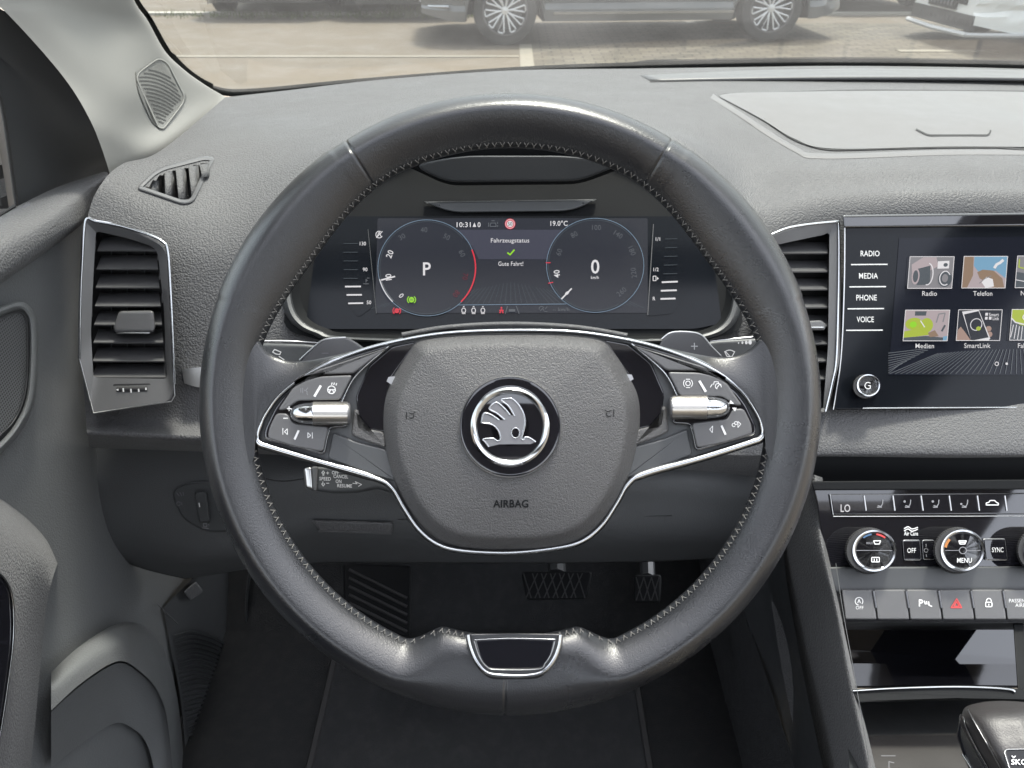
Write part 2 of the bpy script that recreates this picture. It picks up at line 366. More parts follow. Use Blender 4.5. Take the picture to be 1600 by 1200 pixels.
def car(name, label, paint, loc, rz, cat='car', L=4.55, wbx=1.36, sill=.2, group=None, plate=None, chrome=True):
    r = thing(name, label, cat, loc, group, local=True, rz=rz); hw = .9; f = -L/2
    def topz(x):                                           # bonnet / belt line, front is at -x
        t = (x-f)/L
        return .62+.33*smooth01(t/.07)*(.72+.28*smooth01((t-.05)/.3)) - .05*smooth01((t-.93)/.07)
    def yw(x, z):
        t = (x-f)/L; e = min(t, 1-t)*L
        w = hw-.3*(1-min(1, e/.55))**2.4 if e < .55 else hw
        q = (z-.2)/.75; return w*(1-.05*(2*q-.9)**2)-(.035 if .36 < z < .44 else 0)
    xs = sorted(set([round(f+L*i/110, 4) for i in range(111)]))
    rows = []
    for x in xs:
        bot = sill+ (.06*(1-min(1, min(x-f, L/2-x)/.35)))
        for wx in (-wbx, wbx):
            if abs(x-wx) < .385: bot = max(bot, .335+sqrt(.385**2-(x-wx)**2)-.02)
        tz = topz(x); sec = []
        for k in range(13): z = bot+(tz-.03-bot)*k/12; sec.append((x, -yw(x, z), z))
        for k in range(1, 8): yy = -yw(x, tz-.03)+2*yw(x, tz-.03)*k/8; sec.append((x, yy, tz+.035*(1-(2*k/8-1)**2)-.0))
        for k in range(13): z = tz-.03+(bot-tz+.03)*k/12; sec.append((x, yw(x, z), z))
        rows.append(sec)
    mb = MB().grid(rows); n = len(rows[0])
    mb.f.append(tuple(range(n))); mb.f.append(tuple(len(mb.v)-n+i for i in range(n)))
    body = obj('body', mb, paint, r, ang=30)
    cab = []                                               # cabin
    for t, z in ((0, .9), (.06, 1.0), (.3, 1.38), (.45, 1.46), (.75, 1.45), (.92, 1.3), (1, .93)):
        x = f+.28*L+t*L*.66; w = .82-.25*smooth01((z-.9)/.56); cab.append([(x, -.82, .88), (x, -w, z-.04), (x, -w*.8, z), (x, w*.8, z), (x, w, z-.04), (x, .82, .88)])
    mb = MB().grid(cab); obj('window', mb, winm, r)
    rf = [[(x, y*.99, z+.004) for x, y, z in row[1:5]] for row in cab[2:6]]
    obj('roof', MB().grid(rf), paint, r, solid=.01)
    mb = MB(); box(mb, f+.35, -wbx-.4, -.72, .72, .22, .7); box(mb, -wbx+.4, wbx-.4, -.8, .8, .22, .7); box(mb, wbx+.4, L/2-.35, -.72, .72, .22, .7); box(mb, f+.3, L/2-.3, -.5, .5, .26, .8)
    obj('underbody', mb, dark_m, r, smooth=False)
    for wx in (-wbx, wbx):
        for sd_ in (-1, 1): wheel(r, wx, sd_*.78, sd_)
    if chrome:
        for s_ in (-1, 1): mb = MB(); box(mb, -wbx+.5, wbx-.42, s_*.898-.012, s_*.898+.012, .3, .325); obj('sill_highlight', mb, M['chrome'], r, smooth=False)  # bright metal strip stands for the highlight line along the sill
        mb = MB(); tube(mb, [Vector((f+.02, -.5, .36)), Vector((f+.1, -.68, .36)), Vector((f+.3, -.86, .375))], .016, 6); obj('bumper_trim', mb, M['chrome'], r)
    for s_ in (-1, 1):
        mb = MB().grid([[(f+.03+.0+dx, s_*(.52+.33*t-0*dx), .66+.1*k) for t, dx in ((0, .0), (.5, .06), (1, .22))] for k in range(2)]); obj('headlight', mb, lampm, r, solid=.03)
    mb = MB(); box(mb, f-.012, f+.05, -.42, .42, .42, .62); obj('grille', mb, dark_m, r, smooth=False)
    mb = MB(); box(mb, f-.03, f+.03, -.26, .26, .36, .47)
    pl_ = obj('number_plate', mb, dark_m if plate else M['print'], r, smooth=False)
    return r
paint = lambda n, c, me=.3: mat(n, c, .3, me, coat=.6, noise=(3, .05))
w1 = G(783, 71); w2 = G(1190, 66); ctr = (w1+w2)/2; dd = w2-w1
car('parked_car', 'grey estate car with bright looped alloy wheels parked side-on ahead', paint('grey_paint', (.13, .135, .138)), (ctr.x-.02, ctr.y+.86, 0), atan2(dd.y, dd.x), wbx=dd.length/2, L=dd.length+1.75, group='parked cars', sill=.23)
wc = G(1560, 84)
white = car('parked_car', 'white car with black front mesh and dark number plate at far right', paint('white_paint', (.8, .81, .8), 0), (4.62+2.2, wc.y+.75, 0), radians(3), group='parked cars', plate=True, chrome=False, sill=.2)
f0 = -4.55/2                                                 # lower bumper details of the white car
mb = MB()
for k in range(9):
    mb.add([(f0-.0, -.45+.1*k, .22), (f0-.015, -.45+.1*k+.05, .27), (f0-.0, -.45+.1*k, .32), (f0-.015, -.5+.1*k, .27)], [(0, 1, 2, 3)])
box(mb, f0-.005, f0+.04, -.6, .6, .2, .34); obj('mesh_grille', mb, M['black'], white, smooth=False)
mb = MB(); tube(mb, [Vector((f0-.03, -.6, .17)), Vector((f0-.05, 0, .16)), Vector((f0-.03, .6, .17))], .025, 6); tube(mb, [Vector((f0-.03, -.6, .17)), Vector((f0+.12, -.78, .19)), Vector((f0+.45, -.88, .2))], .022, 6); obj('front_lip', mb, mat('silver_plastic', (.45, .46, .47), .4), white)
for k, w in enumerate((.04, .035, .012, .03, .03, .03, .03)):
    y = .2-.065*k; mb = MB(); box(mb, f0-.034, f0-.03, y-w/2, y+w/2, .39, .44); obj('plate_character', mb, M['print_dim'], [c for c in white.children if c.name.startswith('number_plate')][0], smooth=False)
dk = paint('dark_paint', (.035, .037, .042)); dr = paint('dark_red_paint', (.09, .04, .045)); 
q = G(437, 22); car('parked_car', 'black car facing the windscreen, furthest left behind the weeds', dk, (q.x, q.y+1.6, 0), pi/2, group='parked cars', chrome=False, sill=.15)
q = G(625, 24); car('parked_car', 'dark car facing the windscreen, just left of the grey estate car', dk, (q.x+.1, q.y+1.75, 0), pi/2, group='parked cars', chrome=False, sill=.13)
q = G(1345, 18); car('parked_car', 'dark reddish car between the grey estate and the white car', dr, (q.x, q.y+1.9, 0), pi/2+.12, group='parked cars', chrome=False, sill=.24)
car('parked_car', 'silver car standing outside the side window at the left edge', paint('silver_paint', (.5, .51, .52)), (-6.2, 4.6, 0), pi/2+.1, group='parked cars', sill=.24)

# ================================================================ THE CAR'S INTERIOR
# ---- dashboard skin
HOLE = rnd([(797+424*cos(radians(a_)), 631-424*sin(radians(a_))) for a_ in range(144, 35, -6)]+[(1152, 430), (1150, 492), (1118, 522), (1050, 531), (540, 531), (472, 517), (446, 480), (444, 430)], 20)
rows = [
 [(352, 152, 1.06), (450, 141, 1.11), (600, 124, 1.14), (800, 110, 1.16), (1000, 107, 1.17), (1150, 105, 1.18), (1300, 103, 1.19), (1500, 105, 1.2), (1750, 112, 1.21)],
 [(250, 236, .80), (400, 200, .87), (600, 168, .93), (800, 150, .95), (1000, 155, .95), (1150, 160, .95), (1300, 165, .95), (1500, 168, .95), (1750, 172, .96)],
 [(192, 256, .735), (370, 260, .77), (570, 205, .80), (800, 185, .80), (1020, 195, .81), (1160, 230, .82), (1300, 245, .80), (1500, 242, .80), (1750, 246, .81)],
 [(160, 285, .70), (350, 320, .715), (540, 232, .745), (800, 215, .74), (1060, 225, .75), (1170, 300, .75), (1300, 290, .755), (1500, 283, .755), (1750, 288, .76)],
 [(138, 335, .688), (335, 380, .69), (470, 330, .70), (800, 330, .73), (1130, 330, .72), (1190, 350, .725), (1300, 328, .735), (1500, 318, .735), (1750, 322, .74)],
 [(125, 440, .68), (325, 450, .685), (440, 450, .69), (800, 430, .73), (1160, 440, .705), (1200, 430, .72), (1300, 420, .735), (1500, 420, .74), (1750, 420, .745)],
 [(128, 560, .685), (322, 560, .69), (440, 560, .69), (800, 560, .72), (1160, 560, .70), (1210, 560, .715), (1300, 560, .725), (1500, 560, .73), (1750, 560, .735)],
 [(134, 650, .70), (322, 652, .70), (440, 655, .70), (800, 655, .71), (1150, 650, .70), (1215, 650, .70), (1300, 645, .705), (1500, 643, .705), (1750, 643, .71)],
 [(136, 675, .682), (322, 683, .684), (440, 685, .686), (800, 700, .70), (1150, 705, .69), (1215, 705, .69), (1300, 704, .693), (1500, 704, .69), (1750, 704, .70)],
 [(138, 686, .70), (322, 695, .70), (440, 698, .70), (800, 712, .71), (1150, 716, .70), (1215, 716, .70), (1300, 716, .705), (1500, 716, .703), (1750, 716, .71)],
 [(140, 700, .76), (322, 706, .76), (440, 712, .76), (800, 740, .77), (1150, 745, .76), (1215, 745, .75), (1300, 745, .75), (1500, 745, .75), (1750, 745, .75)]]
dash = thing('dashboard', 'dark grained dashboard with raised instrument hood and lidded tray', 'dashboard', (0, .8, 1.0))
VI = rnd([(150, 361, 4), (200, 372, 40), (246, 388, 14), (256, 480), (261, 592, 5), (146, 590, 5), (142, 520), (146, 430)], 6)
CI = rnd([(223, 297, 3), (250, 272, 14), (325, 252, 6), (299, 315, 8), (285, 316, 8)], 5)
RI = rnd([(1206, 384, 8), (1290, 366, 4), (1296, 362, 4), (1294, 540), (1290, 590), (1286, 640, 4), (1190, 630, 6), (1188, 520)], 6)
mb, samp = sheet_mb(rows, 40, 20, [HOLE, VI, inset(CI, 1), RI])
obj('soft_skin', mb, M['dash'], dash, ang=50, recalc=False)
DS = Surf(samp)
def band(A, B, n, pl, h, name, m, parent, edge=.004):
    a, b = cr(A, 10), cr(B, 10); rows = []
    for k in [-1]+list(range(n+1))+[n+1]:
        t = min(1, max(0, k/n)); hh = h-edge if k in (-1, n+1) else h
        rows.append([pl.p(p[0]+(q[0]-p[0])*t, p[1]+(q[1]-p[1])*t, hh) for p, q in zip(a, b)])
    return obj(name, MB().grid(rows), m, parent, ang=50, recalc=False)
# defroster strip and tray lid on the top
rr = [[(985, 112, 1.165), (1250, 107, 1.175), (1500, 108, 1.18), (1750, 112, 1.19)], [(1003, 119, 1.11), (1250, 115, 1.115), (1500, 116, 1.12), (1750, 119, 1.13)], [(1018, 125, 1.075), (1250, 121, 1.08), (1500, 121, 1.085), (1750, 125, 1.09)]]
mb, _ = sheet_mb(rr, 8, 3); obj('defroster_panel', mb, M['grey'], dash, recalc=False, solid=.004)
S('defroster_gap', cr([(1016, 126.5), (1250, 122.5), (1500, 122.5), (1750, 127)], 8), DS, 2.2, .0002, M['hollow'], dash, h=.004)
lid = rnd([(1122, 148, 14), (1330, 141, 60), (1600, 143, 60), (1760, 148), (1780, 232), (1500, 229, 60), (1290, 234, 40), (1248, 222, 25)], 20, 6)
band([(1124, 150), (1140, 146), (1200, 144), (1330, 142), (1480, 142), (1620, 144), (1780, 150)], [(1126, 152), (1190, 186), (1240, 216), (1300, 232), (1480, 229), (1620, 230), (1780, 234)], 16, DS, .004, 'tray_lid', M['dash_smooth'], dash)
S('lid_gap', lid, DS, 3, .0004, M['hollow'], dash, h=.0025, closed=True)
S('lid_shoulder', cr([(1112, 150), (1150, 175), (1240, 232), (1290, 244), (1500, 238), (1760, 240)], 8), DS, 9, .0025, M['dash_smooth'], dash, h=-.0004)
S('lid_grip', rnd([(1428, 200), (1450, 211), (1546, 211), (1549, 200)], 6)[3:-3], DS, 2.4, .0003, M['hollow'], dash, h=.0063)
band([(284, 577), (310, 574), (340, 573), (380, 574)], [(288, 599), (310, 605), (340, 606), (380, 606)], 6, DS, .006, 'trim_strip', M['satin'], dash, .006)
S('trim_line', cr([(404, 533), (450, 533), (505, 536)], 4), DS, 4, .002, M['satin'], dash, h=.012)
S('trim_line', cr([(1110, 533), (1150, 529), (1182, 526)], 4), DS, 4, .002, M['satin'], dash, h=.012); S('trim_line', [(1176, 478), (1178, 526)], DS, 5, .002, M['chrome'], dash, h=.006)
# ---- instrument hood interior and cluster
PC = Pl((600, 350, .705), (1000, 350, .705), (800, 500, .685))
PLIP = Pl((450, 450, .682), (1150, 450, .684), (800, 528, .672))
hood = thing('instrument_hood', 'dark housing with pale rim around the digital instruments', 'housing', (0, .65, 1.05))
lip = cr([(797+430*cos(radians(a_)), 631-430*sin(radians(a_))) for a_ in range(38, 143, 8)][::-1][::1] and [(797+430*cos(radians(a_)), 631-430*sin(radians(a_))) for a_ in range(40, 145, 8)][::-1][:0]+[(449, 430), (451, 475), (466, 503), (495, 519), (545, 529), (800, 535), (1050, 531), (1100, 525), (1133, 510), (1149, 480), (1150, 430)]+[(797+430*cos(radians(a_)), 631-430*sin(radians(a_))) for a_ in range(38, 145, 8)], 8, True)
rr = [[PLIP.p(x+(800-x)*s, y+(400-y)*s, h) for x, y in lip] for s, h in ((-.028, -.012), (-.016, .0005), (-.004, .003), (.012, .002), (.02, -.004), (.075, -.02))]
obj('hood_rim', MB().grid(rr, cu=True), M['black'], hood)
rr = [[PLIP.p(x+(800-x)*s, y+(400-y)*s, h) for x, y in lip] for s, h in ((.018, -.003), (.09, -.018), (.16, -.024))]
obj('hood_lining', MB().grid(rr, cu=True), M['housing'], hood)
clu = thing('instrument_cluster', 'wide digital instrument display with two round dials behind the steering wheel', 'instrument display', (0, .66, 1.05))
E('housing_face', rnd([(560, 232), (1030, 232), (1120, 320), (1165, 515), (1050, 545), (550, 545), (440, 515), (475, 320)], 25), PC, -.012, -.002, M['housing'], clu)
E('cover_glass', rnd([(500, 338), (1106, 338), (1128, 505), (1085, 514), (510, 514), (478, 505)], 12), PC, -.002, .0, M['glass_black'], clu)
PU = Pl((640, 270, .68), (960, 270, .68), (800, 310, .70))
E('upper_ledge', rnd([(640, 258, 30), (720, 243, 30), (890, 243, 30), (975, 256, 20), (905, 283, 20), (700, 285, 20)], 10), PU, -.004, 0, M['black'], clu, bev=4)
E('lower_ledge', rnd([(660, 315), (935, 311), (893, 330, 20), (705, 332, 20)], 6), PC, .0, .005, M['black'], clu, bev=3)
E('upper_shelf', rnd([(600, 262), (640, 262), (700, 290, 20), (905, 288, 20), (975, 262), (1010, 262), (1010, 225), (600, 225)], 6), PU, -.012, -.006, M['housing'], clu, bev=4)
scrn = E('screen', rnd([(590, 341), (1012, 341), (1012, 489), (586, 489)], 3), PC, 0, .0004, M['scr'], clu)
poly(mb := MB(), [(712, 359), (900, 359), (868, 392), (862, 405), (748, 405), (738, 385)], PC, .0006); obj('message_panel', mb, M['scr2'], scrn, smooth=False)
for k in range(22):
    pass
lines = []
for k in range(-11, 12):
    lines.append([(798+k*5.6, 441+abs(k)*1.1), (798+k*8.6, 474)])
for k in range(12): lines.append([(702-k*9, 452+k*2), (690-k*10, 466+k*1.5)]); lines.append([(884+k*9, 454+k*1.5), (896+k*10, 467+k*1.3)])
I('ray_pattern', lines, PC, .9, M['w3'], scrn)
I('divider_line', [[(716, 476.5), (884, 475)]], PC, 1.1, M['bl'], scrn, .0008)
def gauge(cx, cy, r, ry, items, reds):
    g = obj('dial', poly(MB(), circ(cx, cy, r-1, 64, ry-1), PC, .0009), M['scr'], scrn, smooth=False)
    I('dial_ring', [circ(cx, cy, r, 90, ry) + [circ(cx, cy, r, 90, ry)[0]]], PC, 1.1, M['bl'], g, .0012)
    I('dial_inner_ring', [circ(cx, cy, r-3, 70, ry-3, 40, 300)], PC, 1.3, M['w3'], g, .0012)
    for s, u, v, cap, rot, m in items: T(s, u, v, cap, PC, M[m], g, .0014, rot, bold=.012 if m == 'w' else 0)
    return g
g = gauge(667, 418.5, 76.5, 75, [('40', 662.5, 359, 8, 0, 'w2'), ('30', 628, 370, 8, 30, 'w2'), ('50', 698, 370, 8, -28, 'w2'), ('20', 609, 397, 9, 68, 'w'), ('60', 722, 396, 8, -65, 'w2'), ('10', 607, 433, 9, 97, 'w'), ('70', 727, 432, 8, -97, 'r2'), ('0', 627, 462, 8, 128, 'w'), ('80', 713, 459, 8, -128, 'r2'), ('P', 667, 420, 20, 0, 'w')], 1)
I('red_zone', [circ(667, 418.5, 76, 30, 74.5, -45, 22)], PC, 2.2, M['r'], g, .0017)
I('speed_arc', [circ(667, 418.5, 74.5, 20, 73, 197, 225)], PC, 3, M['w2'], g, .0017); I('speed_arc', [circ(667, 418.5, 76, 20, 74.5, 194, 225)], PC, 1.4, M['w'], g, .0019)
I('needle', [[(596, 437.5), (617, 432)]], PC, 2.3, M['w'], g, .002)
g = gauge(930, 414.5, 76, 73.5, [('100', 932, 355.5, 8, 0, 'w2'), ('80', 897, 366.5, 8, 30, 'w2'), ('140', 966, 366.5, 8, -33, 'w2'), ('60', 873.5, 394, 8, 68, 'w2'), ('180', 987.5, 392, 8, -66, 'w2'), ('40', 870, 428, 9, 95, 'w'), ('220', 990, 426.5, 8, 98, 'w2'), ('260', 971, 456, 8, 40+0, 'w2'), ('0', 886, 458, 7, 130, 'w'), ('0', 930, 416.5, 21, 0, 'w'), ('km/h', 929.5, 433.5, 4.6, 0, 'w')], 1)
I('needle', [[(877.5, 467), (893, 451)]], PC, 2.2, M['w'], g, .002)
I('limit_marks', [[(853, 410.5), (860, 410.5)], [(857, 442.5), (864, 441)]], PC, 1.5, M['r'], g, .002)
T('10:31', 724.5, 351, 7.5, PC, M['w'], scrn, .0013, width=22); poly(mb := MB(), [(738.5, 354.5), (744, 354.5), (741.3, 347.5)], PC, .0013); obj('compass_arrow', mb, M['w'], scrn, smooth=False); T('0', 748.5, 351, 7.5, PC, M['w'], scrn, .0013)
T('19.0°C', 873.5, 349, 7.5, PC, M['w'], scrn, .0013); T('Fahrzeugstatus', 797, 375.5, 6.6, PC, M['w'], scrn, .0013, bold=.004, width=60); T('Gute Fahrt!', 798, 412, 6.6, PC, M['w'], scrn, .0013, bold=.004, width=39)
I('tick_mark', [[(793, 395), (797, 398), (803.5, 390.5)]], PC, 2.4, M['g'], scrn, .0013)
s = obj('speed_limit_symbol', poly(MB(), circ(797, 349.8, 8.3, 32), PC, .0012), M['r'], scrn, smooth=False)
poly(mb := MB(), circ(797, 349.8, 7.3, 32), PC, .0014); obj('symbol_ring', mb, M['w'], s, smooth=False); poly(mb := MB(), circ(797, 349.8, 6.6, 32), PC, .0016); obj('symbol_band', mb, M['r'], s, smooth=False)
poly(mb := MB(), circ(797, 349.8, 5.0, 32), PC, .0018); obj('symbol_face', mb, M['w'], s, smooth=False); T('50', 797, 349.8, 5.6, PC, M['dgrey'], s, .002)
I('car_alert_icon', [[(766, 352), (767, 348.5), (774, 348.5), (775, 352), (775, 354), (766, 354), (766, 352)], [(768, 345), (773, 345)], [(763.5, 348), (763.5, 354)], [(777.5, 347), (777.5, 350)], [(777.5, 352), (777.5, 354.5)]], PC, 1.4, M['w2'], scrn, .0013)
I('stop_start_icon', [circ(592.5, 366.5, 5.2, 20, a0=60, a1=330), [(589.5, 369.5), (592.5, 362.5), (595.5, 369.5)], [(588, 371.5), (597.5, 361.5)]], PC, 1.2, M['w'], scrn, .0013)
I('brake_hold_icon', [circ(643, 468.3, 6.4, 14, a0=130, a1=230), circ(643, 468.3, 6.4, 14, a0=-50, a1=50)], PC, 1.5, M['g'], scrn, .002, [circ(643, 468.3, 4.4, 20)]); T('H', 643, 468.3, 3.5, PC, M['dgrey'], scrn, .0026)
I('parking_brake_icon', [circ(620, 485.5, 6, 14, a0=130, a1=230), circ(620, 485.5, 6, 14, a0=-50, a1=50), [(614, 489), (626, 482)]], PC, 1.4, M['r'], scrn, .0013, [circ(620, 485.5, 3.8, 20)])
for x in (724.5, 740, 754.5): I('seat_icon', [[(x-1, 479), (x+1, 479)], [(x-2.5, 488), (x-3, 484), (x-1.5, 481.5), (x+1.5, 481.5), (x+3, 484), (x+2.5, 488), (x-2.5, 488)], [(x-2.5, 490), (x+2.5, 490)]], PC, 1.2, M['w'], scrn, .0013)
I('belt_icon', [[(781, 489), (783.5, 483), (786, 489)], [(780.5, 485), (786.5, 485)]], PC, 2, M['r'], scrn, .0013, [circ(783.5, 480.8, 1.5, 10)])
I('lane_icon', [[(789.5, 490.5), (793, 478.5)], [(811, 490), (806.5, 478)]], PC, 1.4, M['w2'], scrn, .0013, [[(795, 483), (805, 483), (805, 487), (795, 487)]])
I('cruise_icon', [circ(846, 482.5, 3.6, 12, a0=20, a1=200), [(844, 486), (848, 482), (850, 486)], [(852, 483), (855, 479)], [(851, 487), (855, 487)]], PC, 1.2, M['w2'], scrn, .0013)
T('-- km/h', 876.5, 483.5, 5.5, PC, M['w2'], scrn, .0013, width=26)
def sidegauge(xs, labels, on):
    mb = MB(); mo = MB()
    for k in range(8):
        v = 380+k*13.5 if on else 372+k*13.5
    return
gm_ = E('temperature_scale', rnd([(538, 362), (577, 357), (582, 480), (560, 496), (540, 470)], 6), PC, 0, .0005, M['glass_black'], clu)
I('scale_lines', [[(537, 380.5+k*13.6), (559, 380.5+k*13.6)] for k in range(5)], PC, 1.1, M['w3'], gm_, .001)
I('scale_bars', [[(539.5, 447.8), (563.5, 447.6)], [(542, 460.8), (565, 460.6)], [(544.5, 474), (567, 473.6)]], PC, 2.4, M['w'], gm_, .001)
for s, u, v in (('130', 567, 380.5), ('90', 570.5, 421), ('50', 576.5, 472.5)): T(s, u, v, 5.5, PC, M['w'], gm_, .001)
I('temperature_icon', [[(572, 436), (572, 441)], [(568, 443.5), (576, 443.5)], [(572, 438), (574.5, 438)], [(573.5, 434.5), (577, 434.5)]], PC, 1.3, M['w2'], gm_, .001)
gm_ = E('fuel_scale', rnd([(1019, 350), (1060, 356), (1066, 470), (1050, 490), (1012, 494)], 6), PC, 0, .0005, M['glass_black'], clu)
I('scale_lines', [[(1038+(2-k)*.8, 373.5+k*13.6), (1058, 373+k*13.6)] for k in range(5)], PC, 1.1, M['w3'], gm_, .001)
I('scale_bars', [[(1034.5, 441), (1058.5, 440)], [(1033, 454.3), (1057, 453.5)], [(1032.5, 467), (1055, 466.4)]], PC, 2.6, M['w'], gm_, .001)
for s, u, v in (('1/1', 1028, 373.5), ('1/2', 1025, 421), ('R', 1022, 466.5)): T(s, u, v, 5.5, PC, M['w'], gm_, .001)
I('fuel_icon', [[(1020.5, 438.5), (1020.5, 431.5), (1025, 431.5), (1025, 438.5), (1020.5, 438.5)]], PC, 1.2, M['w'], gm_, .001, [[(1026.5, 432.5), (1026.5, 437.5), (1029.5, 435)]])
S('scale_frame', [(1021, 350), (1012, 492)], PC, 1.5, .0006, M['grey'], clu, h=.0008); S('scale_frame', [(575, 358), (588, 490)], PC, 1.2, .0005, M['black'], clu, h=.0008)
# ================================================================ STEERING WHEEL
PW = Pl((600, 300, .45), (1000, 300, .45), (800, 900, .45)); CX, CY = 797, 631.5
def rin(a):                                     # inner edge radius in px by angle (deg, 0 = right, counter-clockwise)
    x = cos(radians(a)); d = abs(((a+180) % 360)-180)
    b = a if a <= 90 else 180-a
    r = 400
    if 0 < a < 180:
        t = max(0, 1-abs(b-36)/30); r -= 20*smooth01(t)
    y = sin(radians(a)); k = abs(x*400)
    if y < 0 and k < 165: r -= 38*smooth01((165-k)/55)
    return r
def rim_z(X):                                   # front face: broad slope facing the hub, ridge near the outer edge
    if X < .48: return max(0, 1-((.48-X)/1.48)**1.25)**.7
    return sqrt(max(0, 1-((X-.48)/.52)**2))
def rim_section(a, n=52):
    ro = 486+ (1.5 if 20 < (a if a < 90 else 180-a) < 55 else 0); ri = rin(a); c = (ro+ri)/2; w = (ro-ri)/2; mz = .0168
    y = sin(radians(a)); k = abs(cos(radians(a))*443)
    g = 1; mb_ = smooth01((170-k)/80) if y < 0 else 0
    for s_ in (122, 58.5, 269): g -= .05*math.exp(-((a-s_)/.28)**2)
    out = []
    for i in range(n):
        p = 2*pi*i/n; cc, ss = cos(p), sin(p)
        X = cc; q_ = rim_z(X) if ss >= 0 else 0
        Z = (q_+(sqrt(max(0, 1-abs(X)**3.2))-q_)*mb_*.75) if ss >= 0 else -(abs(ss)**.9)
        r = c+w*g*X; z = mz*g*Z
        out.append(PW.p(CX+r*cos(radians(a)), CY-r*sin(radians(a)), z))
    return out
angs = [i*.5 for i in range(720)]
extra = [s_+k*.12 for s_ in (122, 58.5, 269) for k in range(-8, 9)]
angs = sorted(set([round(x, 3) for x in angs+extra]))
sw = thing('steering_wheel', 'three-spoke black leather steering wheel with winged emblem and chrome trim', 'steering wheel', W(797, 631, .47))
rimo = obj('leather_rim', MB().grid([rim_section(a) for a in angs], cu=True, cv=True), M['leather'], sw, ang=80)
# stitches along the inner edge
for a0, a1 in ((4, 176), (187, 262), (277, 356)):
    mb = MB(); a = a0
    while a < a1:
        ri = rin(a)
        for s_ in (1, -1):
            P = []
            for t in (0, .33, .66, 1):
                aa = radians(a+s_*(.1-.6*t)); rr = ri+2.5+7*t; c_ = (486+ri)/2; x_ = min(1, (c_-rr)/(486-ri)*2)
                P.append(PW.p(CX+rr*cos(aa), CY-rr*sin(aa), .0168*(max(rim_z(-x_), .75*sqrt(max(0, 1-x_**3.2))) if 250 < a < 290 else rim_z(-x_))+.0004+.0005*sin(pi*t)))
            tube(mb, P, .00026, 5)
        a += 1.75+random.uniform(-.06, .06)
    obj('stitching', mb, M['thread'], rimo)
# seam gusset line where leather meets inner face
# spoke leather covers
def mir(pts): return [(1594-p[0], p[1]-8*max(0, min(1, (797-p[0])/400)), *p[2:]) for p in pts]
top_ = [(366, 470, .0075), (392, 506, .006), (410, 540, .004), (430, 557, .002), (462, 565, .001), (520, 556, 0), (630, 526, 0)]
bot_ = [(376, 742, .0080), (396, 716, .0078), (400, 680, .0072), (413, 646, .0072), (440, 612, .0068), (492, 580, .0062), (632, 533, .005)]
def cover(tp, bt):
    A = cr(tp, 8); B = cr(bt, 8); rows = []
    for k in range(13):
        s = k/12; f_ = 1-(1-s)**2.2; row = []
        for (u0, v0, h0), (u1, v1, h1) in zip(A, B):
            row.append(PW.p(u0+(u1-u0)*s, v0+(v1-v0)*s, h0+(h1-h0)*f_))
        rows.append(row)
    first = [PW.p(u, v, h-.016) for u, v, h in A]; last = [PW.p(u, v, h-.012) for u, v, h in B]
    return MB().grid([first]+rows+[last])
obj('spoke_cover', cover(top_, bot_), M['leather'], sw, recalc=False, ang=80)
o_ = obj('spoke_cover', cover(mir(top_), mir(bot_)), M['leather'], sw, recalc=False, ang=80)
def loop(): 
    L_ = [(797, 516), (700, 520), (625, 532), (560, 549), (490, 578), (441, 612), (415, 645), (401, 676), (404, 692), (425, 700), (500, 722), (585, 747), (612, 762), (632, 795), (655, 828), (685, 851), (725, 861), (797, 864)]
    R_ = mir(L_)[::-1]; return L_, R_[1:-1]
L_, R_ = loop(); R_ = [(u, v-(3 if v > 740 else 0)) for u, v in R_]
LP = cr(L_+R_, 6, True)
E('spoke_base', inset(LP, 2), PW, -.012, .002, M['black'], sw)
top_arc = [p for p in LP if p[1] < 600]; 
def wv(p):
    u, v = p; w = 10
    if v < 560: w = 6.5
    if v > 760: w = 9
    if v > 660 and v < 745: w = 13
    return (u, v, w)
S('chrome_trim', [wv(p) for p in LP], PW, 9, .0034, M['chrome'], sw, h=.0035, closed=True)
